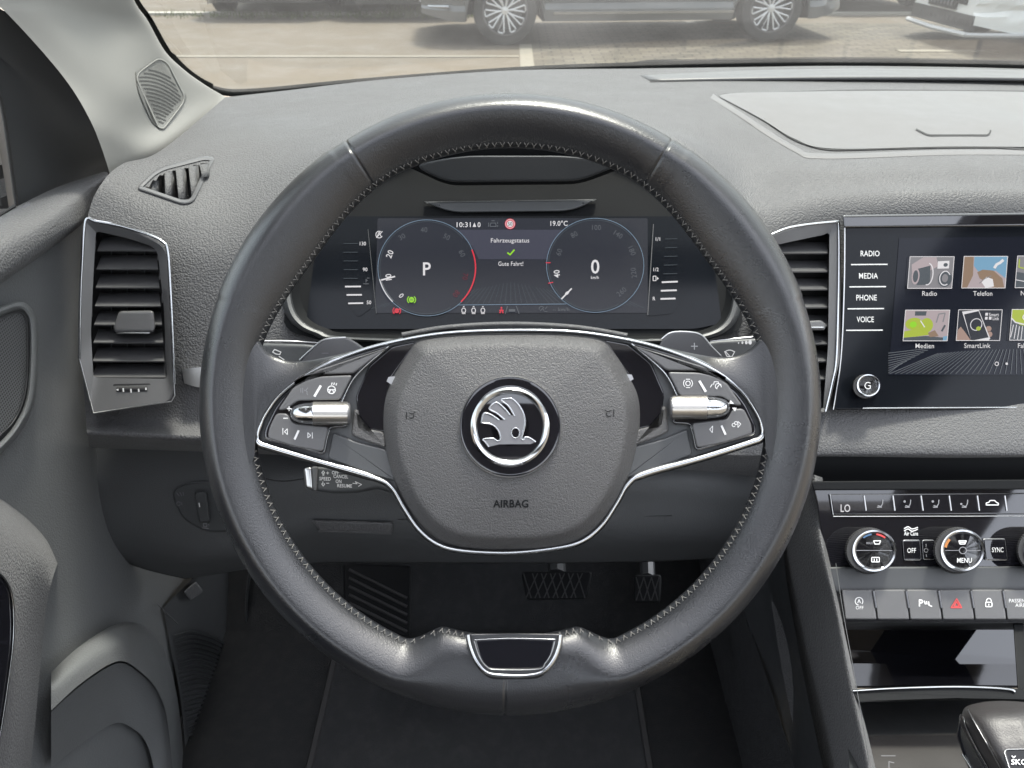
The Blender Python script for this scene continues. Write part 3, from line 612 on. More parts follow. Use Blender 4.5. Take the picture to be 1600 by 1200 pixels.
# dark leather band above the chrome at the top
S('top_band', [(u, v-6) for u, v in cr([(628, 529), (700, 517), (797, 512), (900, 517), (980, 530)], 8)], PW, 7, .003, M['airbag'], sw, h=.001)
def pod(side):
    f = (lambda p: p) if side < 0 else mir
    r = E('switch_panel', rnd(f([(428, 640), (444, 618), (492, 585), (560, 556), (612, 538), (575, 566), (550, 596), (532, 632), (545, 668), (515, 670), (508, 712), (430, 692), (412, 686), (413, 672)]), 8), PW, 0, .0052, M['gloss'], sw, bev=3)
    E('upper_trim', rnd(f([(459, 600), (497, 578), (560, 557), (606, 543), (574, 567), (552, 583.5), (500, 585), (474, 591)]), 4), PW, .004, .0078, M['grey'], r, bev=2.5)
    ub = E('upper_button', rnd(f([(434, 641), (458, 606), (476, 594), (501, 588), (551, 586), (531, 625), (465, 626), (446, 641)]), 6), PW, .004, .0078, M['grey'], r, bev=2.5)
    lb = E('lower_button', rnd(f([(432, 645.5), (449, 646), (458, 662), (513, 667), (505, 706), (460, 698), (418, 685), (421, 668)]), 6), PW, .004, .0076, M['grey'], r, bev=2.5)
    S('edge_chrome', f(cr([(607, 541), (572, 571), (550, 595), (534, 628)], 6)), PW, 3.2, .0012, M['chrome'], r, h=.0058)
    S('edge_chrome', f(cr([(515, 672), (511, 685), (508, 700)], 3)), PW, 1.6, .0008, M['chrome'], r, h=.0056)
    dv = 0 if side < 0 else -7.5; m_ = (lambda u: u) if side < 0 else (lambda u: 1594-u)
    I('button_divider', [[(m_(501), 603+dv), (m_(491.5), 619+dv)]], PW, 3.6, M['print'], ub, .0081); I('button_divider', [[(m_(466.5), 673+dv), (m_(460.5), 686+dv)]], PW, 3.2, M['print'], lb, .0079)
    # thumb roller: turned about the horizontal axis
    v0 = 646 if side < 0 else 636.5; rows = []; seg = 44
    def ring(u, rp, kn=0, j=0): 
        return [PW.p(m_(u), v0+(rp*(1+(kn if (i//1+j) % 2 else 0)))*cos(2*pi*i/seg)-0, .0082+rp*.00038*(1+(kn if (i+j) % 2 else 0))*sin(2*pi*i/seg)) for i in range(seg)]
    mb = MB().grid([ring(489+ (543-489)*k/15, 17, .09, k) for k in range(16)], cu=True)
    rl = obj('thumb_roller', mb, M['knurl'], r, ang=8)
    mb = MB().grid([ring(u, q) for u, q in ((541, 17), (543, 17.3), (546, 16), (548, 12), (548.5, .1))], cu=True); obj('roller_cap', mb, M['grey'], rl)
    mb = MB().grid([ring(u, q) for u, q in ((489, 17.4), (487, 17.6), (486, 17), (478, 16.6), (468, 15), (460, 12), (455, 7.5), (453, .1))], cu=True); obj('roller_nose', mb, M['chrome'], rl)
    return ub, lb, r
ub, lb, r = pod(-1)
H1, H2 = .0081, .0079
I('voice_icon', [[(470, 607), (470, 613)], [(473, 606), (473, 614)], [(476, 609), (476, 611)], [(481, 606), (477.5, 610), (480, 612), (479.5, 615), (481, 617)]], PW, 1.1, M['print_dim'], ub, H1)
I('heated_wheel_icon', [circ(518, 609, 6, 18)+[circ(518, 609, 6, 18)[0]], [(513, 609), (523, 609)], [(516, 610), (514, 614)], [(520, 610), (522, 614)], [(518, 601), (519, 598)], [(521.5, 601), (522.5, 598)], [(525, 602), (526, 599)]], PW, 1.4, M['print'], ub, H1)
I('plus_sign', [[(448.5, 638.5), (455, 638.5)], [(451.7, 635.3), (451.7, 641.7)]], PW, 1.5, M['print'], r, .0084); I('minus_sign', [[(443, 653.5), (449.5, 653.5)]], PW, 1.5, M['print'], lb, .0082)
I('previous_icon', [[(442, 669), (442, 679)], [(449, 670), (444.5, 674.5), (449, 679), (449, 670)]], PW, 1, M['print'], lb, H2)
I('next_icon', [[(481, 676), (481, 684), (485.5, 680.5), (481, 676)], [(488, 676), (488, 685)]], PW, 1, M['print'], lb, H2)
ub, lb, r = pod(1)
c_ = circ(1075, 599, 3.6, 14); I('assist_icon', [c_+[c_[0]], circ(1075, 599, 7, 10, a0=-45, a1=45), circ(1075, 599, 7, 10, a0=135, a1=225), [(1072, 592.5), (1078, 592.5)], [(1072, 605.5), (1078, 605.5)]], PW, 1.1, M['print'], ub, H1)
I('lane_assist_icon', [[(1110, 605), (1113, 600)], [(1115, 601), (1116, 596.5), (1122, 596.5), (1123, 600)], [(1126, 600), (1127, 605)], circ(1122, 603.5, 4.3, 12, a0=20, a1=250), [(1120, 606), (1124, 601)]], PW, 1.1, M['print'], ub, H1)
I('arrow_icons', [], PW, 1, M['print'], r, .0082, [[(1139.5, 630.5), (1147, 631), (1141.5, 625)], [(1144, 637), (1151, 637), (1148.5, 643)]])
I('arrow_left_icon', [[(1109, 671), (1113.5, 665.5), (1113, 676), (1109, 671)]], PW, 1, M['print'], lb, H2)
I('gap_icon', [circ(1146.5, 664, 2.6, 10), circ(1150, 661, 2.4, 10), [(1153, 658.5), (1157.5, 662.5), (1153, 668), (1153, 658.5)]], PW, 1, M['print'], lb, H2)
# inner gap pieces between pods and airbag
for s_ in (-1, 1):
    f = (lambda p: p) if s_ < 0 else mir
    E('inner_bracket', rnd(f([(553, 640), (560, 640), (563, 668), (600, 675), (603, 700), (568, 688), (549, 680)]), 6), PW, .001, .005, M['airbag'], sw, bev=3)
    E('gloss_insert', rnd(f([(612, 541), (652, 533), (610, 592), (600, 640), (603, 676), (562, 668), (556, 620), (576, 572)]), 6), PW, .0, .0032, M['gloss'], sw, bev=2)
    E('lower_web', rnd(f([(520, 675), (556, 690), (604, 702), (618, 752), (585, 742), (512, 716)]), 6), PW, 0, .004, M['black'], sw, bev=3)
    E('contact_tab', f([(607, 589), (618, 588), (613, 602), (604, 596)]), PW, .003, .0045, M['satin'], sw)
# airbag cover
AB = [(655, 530), (720, 522), (797, 520), (875, 521), (940, 529), (962, 552), (985, 590), (998, 620), (1001, 655), (996, 700), (984, 742), (962, 788), (930, 828), (895, 849), (850, 858), (797, 860), (745, 859), (700, 851), (665, 830), (634, 790), (613, 745), (601, 700), (598, 655), (602, 620), (614, 590), (636, 552)]
ABs = cr(AB, 5, True)
prof = [(0, -.002), (.0, .001), (.006, .0035), (.02, .0060), (.045, .0092), (.075, .0130), (.1, .0158), (.12, .0172)]+[(s_, .0243-.0069*((1-s_)/.87)**2.0) for s_ in (.15, .2, .27, .35, .45, .55, .65, .75, .85, .97)]
mb = dome(MB(), ABs, PW, prof); ABF = Surf((list(mb.v), [f for f in mb.f if len(f) == 4])); ab = obj('airbag_cover', mb, M['airbag'], sw, ang=60)
T('AIRBAG', 798, 787, 11.5, ABF, M['housing'], ab, .0003, width=55, bold=.02)
I('horn_icon', [[(635, 644), (635, 655)], [(639, 645), (644, 647), (649, 643.5)], [(639, 653), (643, 654), (646, 652), (646, 648)]], ABF, 1.3, M['housing'], ab, .0003)
I('horn_icon', [[(959, 640), (959, 651)], [(945, 641), (950, 643.5), (955, 641.5)], [(948, 645), (948, 649), (951, 651), (955, 650)]], ABF, 1.3, M['housing'], ab, .0003)
# emblem
eb = obj('emblem_base', lathe(MB(), [(79, .018), (79, .0246), (77.5, .0251), (74, .0252), (60, .0249), (59, .0248)], PW, 797, 667, 72), M['gloss'], ab)
rr = [[PW.p(797+r*cos(2*pi*i/72), 667-r*sin(2*pi*i/72), h) for i in range(72)] for r, h in ((79.6, .021), (79.8, .0250), (78.8, .0256), (77.8, .0250))]
obj('emblem_edge', MB().grid(rr, cu=True), M['satin'], eb)
rr = [[PW.p(797+r*cos(2*pi*i/72), 667-r*sin(2*pi*i/72), h) for i in range(72)] for r, h in ((62, .0246), (61.5, .0258), (58.5, .0267), (54.5, .0261), (52, .0250), (51.3, .0246))]
obj('emblem_ring', MB().grid(rr, cu=True), M['chrome'], eb)
obj('emblem_disc', lathe(MB(), [(52.5, .0243), (52, .0247), (30, .0248), (1, .0248)], PW, 797, 667, 64), M['gloss'], eb)
def Z(x, y): return (700+x/8, 580+y/8)
wing = [Z(*p) for p in [(510, 945), (440, 850), (560, 845), (620, 870), (655, 840), (640, 760), (570, 690), (420, 645), (455, 525), (640, 615), (520, 470), (600, 390), (770, 545), (700, 470), (665, 355), (800, 345), (900, 440), (950, 540), (965, 650), (935, 760), (925, 850), (990, 850), (1090, 885), (1000, 915), (640, 912)]]
wing = [Z(510, 945), Z(440, 850), Z(560, 845), Z(620, 872), Z(655, 850), Z(650, 790), Z(610, 715), Z(540, 665), Z(420, 645), Z(455, 525), Z(640, 612), Z(710, 608), Z(600, 530), Z(515, 468), Z(600, 390), Z(760, 540), Z(832, 560), Z(760, 440), Z(665, 358), Z(740, 343), Z(800, 345), Z(870, 400), Z(920, 480), Z(955, 570), Z(962, 660), Z(940, 760), Z(920, 840), Z(940, 860), Z(975, 825), Z(1095, 885), Z(1030, 912), Z(800, 912), Z(640, 915)]
wg = E('emblem_wing', wing, PW, .0247, .0252, mat('emblem_grey', (.2, .2, .21), .3, .6), eb)
def zl(*p): return [Z(*q) for q in p]
S('emblem_outline', cr(zl((510, 945), (470, 890), (440, 850), (560, 842), (620, 872), (655, 850), (650, 790), (610, 715), (540, 665), (420, 645)), 5), PW, 2.4, .0004, M['chrome'], wg, h=.0252)
S('emblem_outline', cr(zl((420, 645), (430, 580), (455, 525), (540, 545), (640, 612)), 4), PW, 2.8, .0004, M['chrome'], wg, h=.0253)
S('emblem_outline', cr(zl((710, 608), (610, 525), (515, 468), (600, 390), (700, 460), (775, 548)), 4), PW, 2.8, .0004, M['chrome'], wg, h=.0252)
S('emblem_outline', cr(zl((832, 560), (760, 440), (665, 358), (740, 343), (800, 345), (870, 405), (920, 480), (955, 570), (962, 660), (940, 760), (920, 840), (945, 860), (965, 825), (1030, 840), (1095, 885)), 5), PW, 2.8, .0004, M['chrome'], wg, h=.0252)
c_ = circ(805.5, 676.5, 6.5, 24, 8); S('emblem_eye', c_, PW, 2, .0004, M['chrome'], wg, h=.0254, closed=True); obj('emblem_eye', poly(MB(), circ(805.5, 676.5, 6, 20, 7.4), PW, .0255), M['gloss'], wg, smooth=False)
# bottom insert
INS = rnd([(741, 999.5), (797, 996.5), (868, 999), (861, 1030, 20), (846, 1045, 14), (765, 1046, 14), (750, 1032, 20)], 4)
ins = E('bottom_insert', rnd([(734, 990), (797, 989), (876, 990), (868, 1030, 24), (848, 1061, 24), (762, 1062, 24), (742, 1036, 24)], 3), PW, .005, .0172, M['leather'], sw, bev=3)
E('insert_plate', INS, PW, .010, .0178, M['gloss'], ins, bev=2)
S('insert_chrome', cr([(731, 992), (735, 1012), (745, 1035), (762, 1052), (790, 1056), (822, 1056), (848, 1050), (864, 1033), (873, 1012), (876, 992)], 6), PW, 9, .0028, M['chrome'], ins, h=.0160)
S('insert_chrome', cr([(741, 1000), (797, 997.5), (868, 999)], 6), PW, 2, .0008, M['chrome'], ins, h=.0176)
S('insert_chrome', cr([(741, 1002), (749, 1026), (760, 1041), (775, 1046), (840, 1045.5), (852, 1036), (861, 1022), (867, 1002)], 6), PW, 1.6, .0008, M['satin'], ins, h=.0174)
# paddles and stalks
PP = Pl((400, 540, .485), (1200, 540, .485), (800, 900, .49))
pd = E('shift_paddle', rnd([(466, 566), (492, 540), (508, 529), (540, 526), (556, 534), (575, 548), (560, 580), (480, 585)], 8), PP, -.004, .002, M['grey'], None, bev=3); tag(pd, 'left shift paddle marked minus behind the steering wheel spoke', 'shift paddle', 'shift paddles')
I('minus_sign', [[(503, 552), (513, 552)]], PP, 1.4, M['print_dim'], pd, .0024); S('paddle_edge', cr([(468, 563), (493, 540), (508, 530.5), (540, 527.5)], 5), PP, 3, .0006, M['satin'], pd, h=.0015)
pd = E('shift_paddle', rnd([(1022, 556), (1036, 528), (1050, 518), (1082, 518), (1098, 524), (1112, 540), (1132, 560), (1120, 580), (1040, 575)], 8), PP, -.004, .002, M['grey'], None, bev=3); tag(pd, 'right shift paddle marked plus behind the steering wheel spoke', 'shift paddle', 'shift paddles')
I('plus_sign', [[(1080, 541), (1090, 541)], [(1085, 536), (1085, 546)]], PP, 1.4, M['print'], pd, .0024); S('paddle_edge', cr([(1034, 530), (1050, 519.5), (1082, 519.5), (1098, 525.5), (1111, 541), (1126, 556)], 5), PP, 3, .0006, M['satin'], pd, h=.0015)
PS = Pl((400, 540, .54), (1200, 540, .54), (800, 900, .56))
st = E('indicator_stalk', rnd([(405, 536), (480, 538), (560, 550), (680, 570), (680, 620), (540, 600), (440, 582), (400, 575)], 8), PS, -.014, .002, M['black'], None, bev=5); tag(st, 'indicator stalk with headlight flash marking on the left of the column', 'stalk')
I('flash_icon', [[(426, 550), (429, 546), (439, 550), (437, 554), (431, 553), (426, 550)], [(436, 557), (444, 562)]], PS, 1.5, M['print'], st, .0024)
st = E('wiper_stalk', rnd([(1196, 528), (1120, 532), (1030, 550), (930, 570), (930, 620), (1060, 600), (1160, 585), (1200, 575)], 8), PS, -.014, .002, M['black'], None, bev=5); tag(st, 'wiper stalk with rain drop and wiper marks on the right of the column', 'stalk')
I('rain_drops', [], PS, 1, M['print'], st, .0024, [circ(1154+i*6, 536-i*.4, 1+.6*i, 10, 1.3+.8*i) for i in range(4)]); I('wiper_icon', [circ(1140, 556, 10, 10, 9, 40, 140), [(1132, 549), (1136, 557), (1144, 557), (1148, 549)], [(1140, 556), (1134, 550)]], PS, 1.3, M['print'], st, .0024)
st = E('cruise_stalk', rnd([(484, 729), (520, 730), (600, 742), (680, 745), (680, 790), (590, 764), (560, 770), (520, 771), (484, 766)], 6), PS, -.012, .004, M['black'], None, bev=5); tag(st, 'cruise control stalk printed with speed, cancel and resume below the left spoke', 'stalk')
E('stalk_end', rnd([(474, 732), (487, 729), (490, 766), (477, 763)], 5), PS, -.011, .005, M['satin'], st, bev=4); E('stalk_end', rnd([(487, 729), (497, 729), (495, 768), (489, 767)], 3), PS, -.011, .006, M['grey'], st, bev=2)
HS = .0048
for s, u, v, w in (('S', 493.5, 740.5, 4), ('E', 493.8, 749, 4), ('T', 494, 757, 4), ('SPEED', 508, 748, 18), ('CANCEL', 532.5, 744.5, 23), ('OFF', 524, 738.5, 11), ('ON', 529, 752, 9), ('RESUME', 538.5, 759, 23)): T(s, u, v, 5.2, PS, M['print'], st, HS, width=w, rot=-2)
I('arrow_icons', [[(504.5, 743), (504.5, 739), (502.5, 739), (505, 735.5), (507.5, 739), (506, 739), (506, 743)], [(504.5, 752.5), (504.5, 756), (502.5, 756), (505, 759.5), (507.5, 756), (506, 756)], [(510, 739), (514, 739)], [(512, 737), (512, 741)], [(510, 755), (514, 755)], [(551, 755), (558, 756), (555, 752.5), (565, 757), (560, 760)]], PS, 1, M['print'], st, HS)
# column shroud
col = thing('steering_column', 'black steering column shroud behind the wheel hub', 'steering column', W(800, 660, .6))
E('column_shroud', rnd([(640, 560), (960, 560), (970, 700), (930, 800), (670, 800), (630, 700)], 40), Pl((600, 600, .6), (1000, 600, .6), (800, 800, .62)), -.14, .03, M['black'], col, bev=14)
# ================================================================ AIR VENTS
PV = Pl((130, 345, .672), (270, 380, .668), (200, 640, .676))
vt = thing('air_vent', 'tall chrome-edged air vent at the left end of the dashboard', 'air vent', W(200, 500, .68), 'air vents')
VO = rnd([(133, 342), (192, 352, 30), (262, 385, 22), (268, 480, 40), (273, 600, 20), (268, 628, 12), (145, 648, 4), (122, 560, 10), (124, 480, 40)], 8)
def frame(name, outer, inner, pl, h0, h1, m, parent, n=120, depth=None, rise=0):
    def res(P):
        L = [0]
        for i in range(len(P)): L.append(L[-1]+(Vector(P[(i+1) % len(P)])-Vector(P[i])).length)
        cx = sum(p[0] for p in P)/len(P); cy = sum(p[1] for p in P)/len(P)
        k0 = min(range(len(P)), key=lambda i: (P[i][0]-min(p[0] for p in P))**2+(P[i][1]-min(p[1] for p in P))**2); out = []
        for j in range(n):
            s = (L[k0]+L[-1]*j/n) % L[-1]
            i = max(q for q in range(len(P)) if L[q] <= s); t = (s-L[i])/max(1e-9, L[i+1]-L[i]); a, b = P[i], P[(i+1) % len(P)]
            out.append((a[0]+(b[0]-a[0])*t, a[1]+(b[1]-a[1])*t))
        return out
    a, b = res(outer), res(inner)
    rows = [[pl.p(*p, h0) for p in a], [pl.p(*p, h1-.001) for p in a], [pl.p(*p, h1) for p in inset(a, 2)], [pl.p(*p, h1+rise) for p in b], [pl.p(*p, h1+rise-.003) for p in b], [pl.p(*p, depth if depth is not None else h0-.02) for p in b]]
    return obj(name, MB().grid(rows, cu=True), m, parent, ang=30)
frame('bezel', VO, VI, PV, -.006, .006, M['grey'], vt, depth=-.03, rise=-.006)
E('duct', inset(VI, -4), PV, -.034, -.03, M['hollow'], vt)
S('chrome_edge', cr([(124, 560), (125, 480), (128, 410), (133.5, 345.5), (150, 346), (192, 354), (235, 368), (254, 378), (262, 392), (266, 450), (270, 540), (272, 600)], 6), PV, 5, .002, M['chrome'], vt, h=.0055)
S('chrome_edge', [(272, 600), (273, 618), (268, 627), (146, 645.5), (124, 560)], PV, 2.2, .001, M['satin'], vt, h=.0055)
for k, v in enumerate((391, 420, 449, 478, 507, 535, 564, 589.5)):
    x0 = 152-k*1.2; x1 = 245+k*2; 
    rows = [[PV.p(x0+j*(x1-x0)/6, v, -.003) for j in range(7)], [PV.p(x0+j*(x1-x0)/6, v+1.8, -.004) for j in range(7)], [PV.p(x0+8+j*(x1-x0-10)/6, v-19, -.024) for j in range(7)], [PV.p(x0+8+j*(x1-x0-10)/6, v-21, -.024) for j in range(7)]]
    obj('louvre', MB().grid(rows, cv=True), M['grey'], vt)
for x in (175, 200, 225): 
    mb = MB().grid([[PV.p(x, v, h) for v in (370, 590)] for h in (-.0245, -.03)]); obj('back_vane', mb, M['black'], vt, solid=.001)
sl_ = E('slider', rnd([(186, 486), (240, 485), (243, 512), (240, 519), (180, 519), (177, 512)], 6), PV, -.012, .003, M['grey'], vt, bev=4)
S('slider_chrome', [(182, 520.5), (234, 520.5)], PV, 2.4, .0008, M['chrome'], sl_, h=.0022)
E('wheel_recess', rnd([(176, 600), (236, 599), (232, 616), (180, 617)], 4), PV, .0008, .0015 , M['hollow'], vt)
tw = obj('thumb_wheel', strip(MB(), [(182, 608), (230, 608)], PV, 11, .003, .0008, n=8), M['rubber'], vt, recalc=False)
I('wheel_marks', [[(192.5, 607), (193, 612)], [(204.5, 608), (205, 613)], [(216.5, 608), (217, 612)], [(228, 606), (228, 609)]], PV, 2.2, M['print'], tw, .0042, [[(181, 609), (185, 607), (185, 611)]])
# corner (defroster) vent
vt = thing('air_vent', 'small triangular demister vent beside the windscreen pillar', 'air vent', W(275, 280, .73), 'air vents')
PD = Pl((215, 290, .722), (330, 248, .748), (295, 316, .718))
CO = rnd([(212, 294, 8), (245, 262, 18), (320, 243, 8), (336, 246, 6), (302, 316, 12), (285, 319, 10)], 6)
frame('bezel', CO, inset(CO, 6), DS, -.002, .003, M['grey'], vt, depth=-.016, rise=-.001)
E('duct', inset(CO, 2), PD, -.05, -.045, M['hollow'], vt)
for a, b in (((236, 283), (236, 303)), ((257, 270), (258, 309)), ((275, 265), (280, 315)), ((295, 260), (300, 310)), ((312, 257), (316, 277))):
    rows = [[PD.p(a[0]+(b[0]-a[0])*t, a[1]+(b[1]-a[1])*t, .0) for t in (0, .5, 1)], [PD.p(a[0]+9+(b[0]-a[0])*t, a[1]+(b[1]-a[1])*t-1, -.004) for t in (0, .5, 1)], [PD.p(a[0]+15+(b[0]-a[0])*t, a[1]+(b[1]-a[1])*t-2, -.016) for t in (0, .5, 1)]]
    obj('louvre', MB().grid(rows), M['dash'], vt, solid=.0007)
# centre vent left of the screen
PR = Pl((1210, 350, .70), (1320, 345, .712), (1290, 640, .69))
vt = thing('air_vent', 'tall air vent between the steering wheel and the touch screen', 'air vent', W(1260, 500, .7), 'air vents')
RO = rnd([(1196, 372, 10), (1240, 355, 40), (1312, 344, 4), (1314, 420), (1313, 560), (1292, 646, 4), (1180, 640, 10), (1178, 520)], 6)
frame('bezel', RO, RI, PR, -.006, .005, M['grey'], vt, depth=-.03, rise=-.004)
E('duct', inset(RI, -3), PR, -.034, -.03, M['hollow'], vt)
S('chrome_edge', cr([(1206, 366), (1232, 356), (1268, 350), (1310, 346)], 5)+cr([(1310.5, 347), (1311, 400), (1310, 470), (1307, 560), (1300, 600), (1290, 643)], 5), PR, 4.2, .002, M['chrome'], vt, h=.005)
for k, v in enumerate((395, 424, 452, 480, 509, 537, 564, 592)):
    x0, x1 = 1196, 1293
    rows = [[PR.p(x, v, -.001) for x in (x0, x1)], [PR.p(x, v+2, -.002) for x in (x0, x1)], [PR.p(x, v-15, -.022) for x in (x0, x1)], [PR.p(x, v-17, -.022) for x in (x0, x1)]]
    obj('louvre', MB().grid(rows, cv=True), M['grey'], vt)
sl_ = E('slider', rnd([(1240, 503), (1283, 500), (1291, 507), (1289, 516), (1240, 516)], 4), PR, -.012, .003, M['grey'], vt, bev=3); S('slider_chrome', [(1240, 511.5), (1287, 511.5)], PR, 3, .001, M['chrome'], sl_, h=.003)
# ================================================================ INFOTAINMENT
PI_ = Pl((1320, 340, .702), (1600, 340, .722), (1320, 640, .692))
inf = thing('touch_screen_unit', 'glossy black touch screen unit with side keys and round knob', 'touch screen', W(1450, 490, .71))
E('glass_front', rnd([(1321, 352), (1760, 346), (1760, 640), (1300, 640), (1312, 560)], 8), PI_, -.012, .001, M['glass_black'], inf, bev=2)
E('upper_housing', rnd([(1316, 336), (1760, 330), (1760, 352), (1318, 356)], 4), PI_, -.014, .0035, M['gloss'], inf, bev=3)
S('edge_trim', cr([(1320, 356), (1319, 450), (1314, 560), (1302, 640)], 5), PI_, 2.4, .001, M['satin'], inf, h=.0012); S('edge_trim', [(1348, 637.8), (1760, 635.5)], PI_, 2.6, .0012, M['chrome'], inf, h=.001)
for s, v, w, u in (('RADIO', 396, 29.5, 1359.5), ('MEDIA', 431, 29.5, 1357), ('PHONE', 465, 32, 1354), ('VOICE', 499, 27, 1352)): T(s, u, v, 8.6, PI_, M['print'], inf, .0014, width=w, bold=.006)
for u, v in ((1358.5, 413.2), (1356, 448), (1353, 482.3), (1350.8, 516)): I('key_line', [[(u-28.5, v+.2), (u+28, v-.2)]], PI_, 1.7, M['print'], inf, .0014)
scr = obj('screen', poly(MB(), [(1405, 372), (1760, 368), (1760, 586), (1388, 586)], PI_, .0014), mat('screen_surface', (.007, .008, .012), .1, spec=.15), inf, smooth=False)
lines = []
for k in range(44):
    t = k/43; x1 = 1390+t*370; top = 546+ (k % 1); x0 = 1590+(x1-1590)*.62
    y0 = 552-6*sin(pi*t); lines.append([(x0, y0), (x1, 584)] if x1 > 1440 or True else None)
for k in range(9): lines.append([(1388+.6*k*0, 583-k*3.9), (1404+k*6.5, 571-k*3.4)] )
I('ray_pattern', lines, PI_, .9, em('ray_line', (.28, .31, .35), .5), scr, .0018)
def tile(u, v, w, h, items, label, sh=4):
    q = lambda x, y: (u+x*w+(1-y)*sh-sh*.5, v+y*h)
    t = obj('menu_tile', poly(MB(), [q(0, 0), q(1, 0), q(1, 1), q(0, 1)], PI_, .0018), M[items[0]], scr, smooth=False); hh = .002
    for m, pts, *wd_ in items[1:]:
        hh += .00012
        P = [q(*p) for p in pts]
        if wd_: I('picture_detail', [P], PI_, wd_[0], M[m], t, hh)
        else: obj('picture_detail', poly(MB(), P, PI_, hh), M[m], t, smooth=False)
    I('tile_border', [[q(0, 0), q(1, 0), q(1, 1), q(0, 1), q(0, 0)]], PI_, 1, M['w'], t, hh+.0003)
    return t
C_ = lambda x, y, rx, ry, n=20, a0=0, a1=360: [(x+rx*cos(radians(a0+(a1-a0)*i/n)), y+ry*sin(radians(a0+(a1-a0)*i/n))) for i in range(n+(a1-a0 < 360))]
tile(1420, 401, 69, 49.5, ['mid', ('pinkish', [(.05, .25), (.3, .02), (.6, .02), (.66, .3), (.4, .5), (.1, .8)]), ('dgrey', [(.15, .4), (.48, .28), (.5, .88), (.2, .9)]), ('pinkish', C_(.16, .62, .09, .26)), ('dgrey', C_(.16, .62, .06, .19)), ('w', C_(.43, .55, .12, .34, 20, -80, 100), 1.6), ('w', [(.64, .15), (.9, .13), (.9, .37), (.64, .38)]), ('dgrey', C_(.82, .26, .05, .06)), ('dgrey', C_(.83, .7, .16, .26)), ('w', C_(.83, .68, .12, .22, 20, 60, 330), 1.6), ('mid', C_(.83, .68, .07, .13)), ('mid', [(0, .9), (.5, .92), (.5, 1), (0, 1)])], 'Radio')
tile(1504.5, 400.5, 68, 49.5, ['pinkish', ('skyb', [(.24, 0), (1, 0), (1, .7), (.75, .45), (.4, .55), (.24, .3)]), ('tan', [(0, 0), (.22, 0), (.24, .6), (.12, 1), (0, 1)]), ('tan', [(.33, .5), (.45, .42), (.7, .45), (.92, .7), (.98, 1), (.72, 1), (.55, .8), (.4, .7)]), ('w', [(.45, .82), (.55, .65), (.7, .72), (.74, .95), (.55, 1)]), ('mid', [(.4, .85), (.52, .7), (.66, .62)], 1.2), ('w', [(.72, .36), (.76, .26), (.84, .2), (.9, .12)], 4.2), ('mid', [(.74, .4), (.77, .28), (.86, .21), (.91, .16)], 1)], 'Telefon')
tile(1588, 400, 68, 49.5, ['mid', ('dgrey', [(0, .5), (1, .7), (1, 1), (0, 1)]), ('lime', [(.05, .1), (.05, .35), (.2, .4), (.6, .5)], 2), ('w', [(0, .75), (1, 1)], 1.2)], 'Navigation')
tile(1413, 484.5, 69, 48, ['pinkish', ('dgrey', [(.22, .04), (.48, .04), (.47, .18), (.22, .18)]), ('lime', C_(.22, .45, .2, .2)), ('lime', [(.0, .7), (.45, .55), (.6, .8), (.3, .86), (0, .9)]), ('lime', C_(.5, .5, .15, .24)), ('g', C_(.2, .47, .08, .1)), ('w', [(.36, .35), (.46, .55)], 1.6), ('dgrey', [(0, .9), (.5, .84), (.95, .9), (1, 1), (0, 1)]), ('tan', [(.55, .75), (.7, .65), (.8, .85), (.6, .88)]), ('mid', [(.72, .4), (.76, .13), (.9, .1), (.87, .38)], 2), ('dgrey', [(.92, .5), (.86, .68)], 3), ('skyb', [(.9, .86), (1, .84), (.98, 1), (.9, 1)])], 'Medien')
t = tile(1496, 484, 68, 48, ['scr', ('skin', [(0, 1), (.02, .65), (.08, .55), (.2, .75), (.34, 1)]), ('skin', C_(.72, .62, .07, .09)), ('skin', C_(.76, .8, .06, .09)), ('w', [(.08, .06), (.46, .0), (.78, .94), (.74, 1), (.34, 1)]), ('scr', [(.13, .15), (.46, .04), (.74, .9), (.38, 1), (.34, 1)]), ('w', C_(.43, .48, .13, .19, 24)+[(.56, .48)], 1.2), ('lime', C_(.49, .61, .055, .07)), ('w', [(.62, .1), (.68, .1), (.68, .19), (.62, .19)]), ('w', [(.62, .23), (.68, .23), (.68, .32), (.62, .32)]), ('w', [(.71, .23), (.77, .23), (.77, .32), (.71, .32)])], 'SmartLink')
T('Smart', 1553, 491.5, 5.2, PI_, M['w'], t, .0036, width=15.5, bold=.01); T('Link', 1556, 497.5, 5.2, PI_, M['w'], t, .0036, width=10, bold=.01)
tile(1579.5, 483.5, 68, 48, ['lime', ('dgrey', [(0, .3), (.2, .5), (.6, .62), (1, .7), (1, 1), (0, 1)]), ('w', [(.0, .28), (.1, .42), (.4, .52), (1, .62)], 2), ('w', [(.06, .5), (.02, .9)], 1.2), ('w', [(.13, .5), (.1, .95)], 1.2), ('w', [(.2, .55), (.18, .98)], 1.2), ('w', [(.27, .55), (.26, .98)], 1.2), ('w', C_(.33, .25, .08, .11)), ('dgrey', C_(.33, .25, .05, .07))], 'Fahrzeug')
for s, u, v, w in (('Radio', 1452.5, 458.5, 23), ('Telefon', 1535.5, 458.5, 30), ('Medien', 1445, 540.3, 29), ('SmartLink', 1527, 540, 41)): T(s, u, v, 7.2, PI_, M['w'], scr, .002, width=w, bold=.006)
T('Nav', 1595, 458, 7.2, PI_, M['w'], scr, .002, align='l', bold=.006); T('Fahrzeug', 1590.5, 540, 7.2, PI_, M['w'], scr, .002, align='l', bold=.006)
I('page_dots', [circ(1557.5, 568.5, 2.8, 16)+[circ(1557.5, 568.5, 2.8, 16)[0]]], PI_, 1.2, M['w'], scr, .0022, [circ(1573, 568.3, 2, 14)])
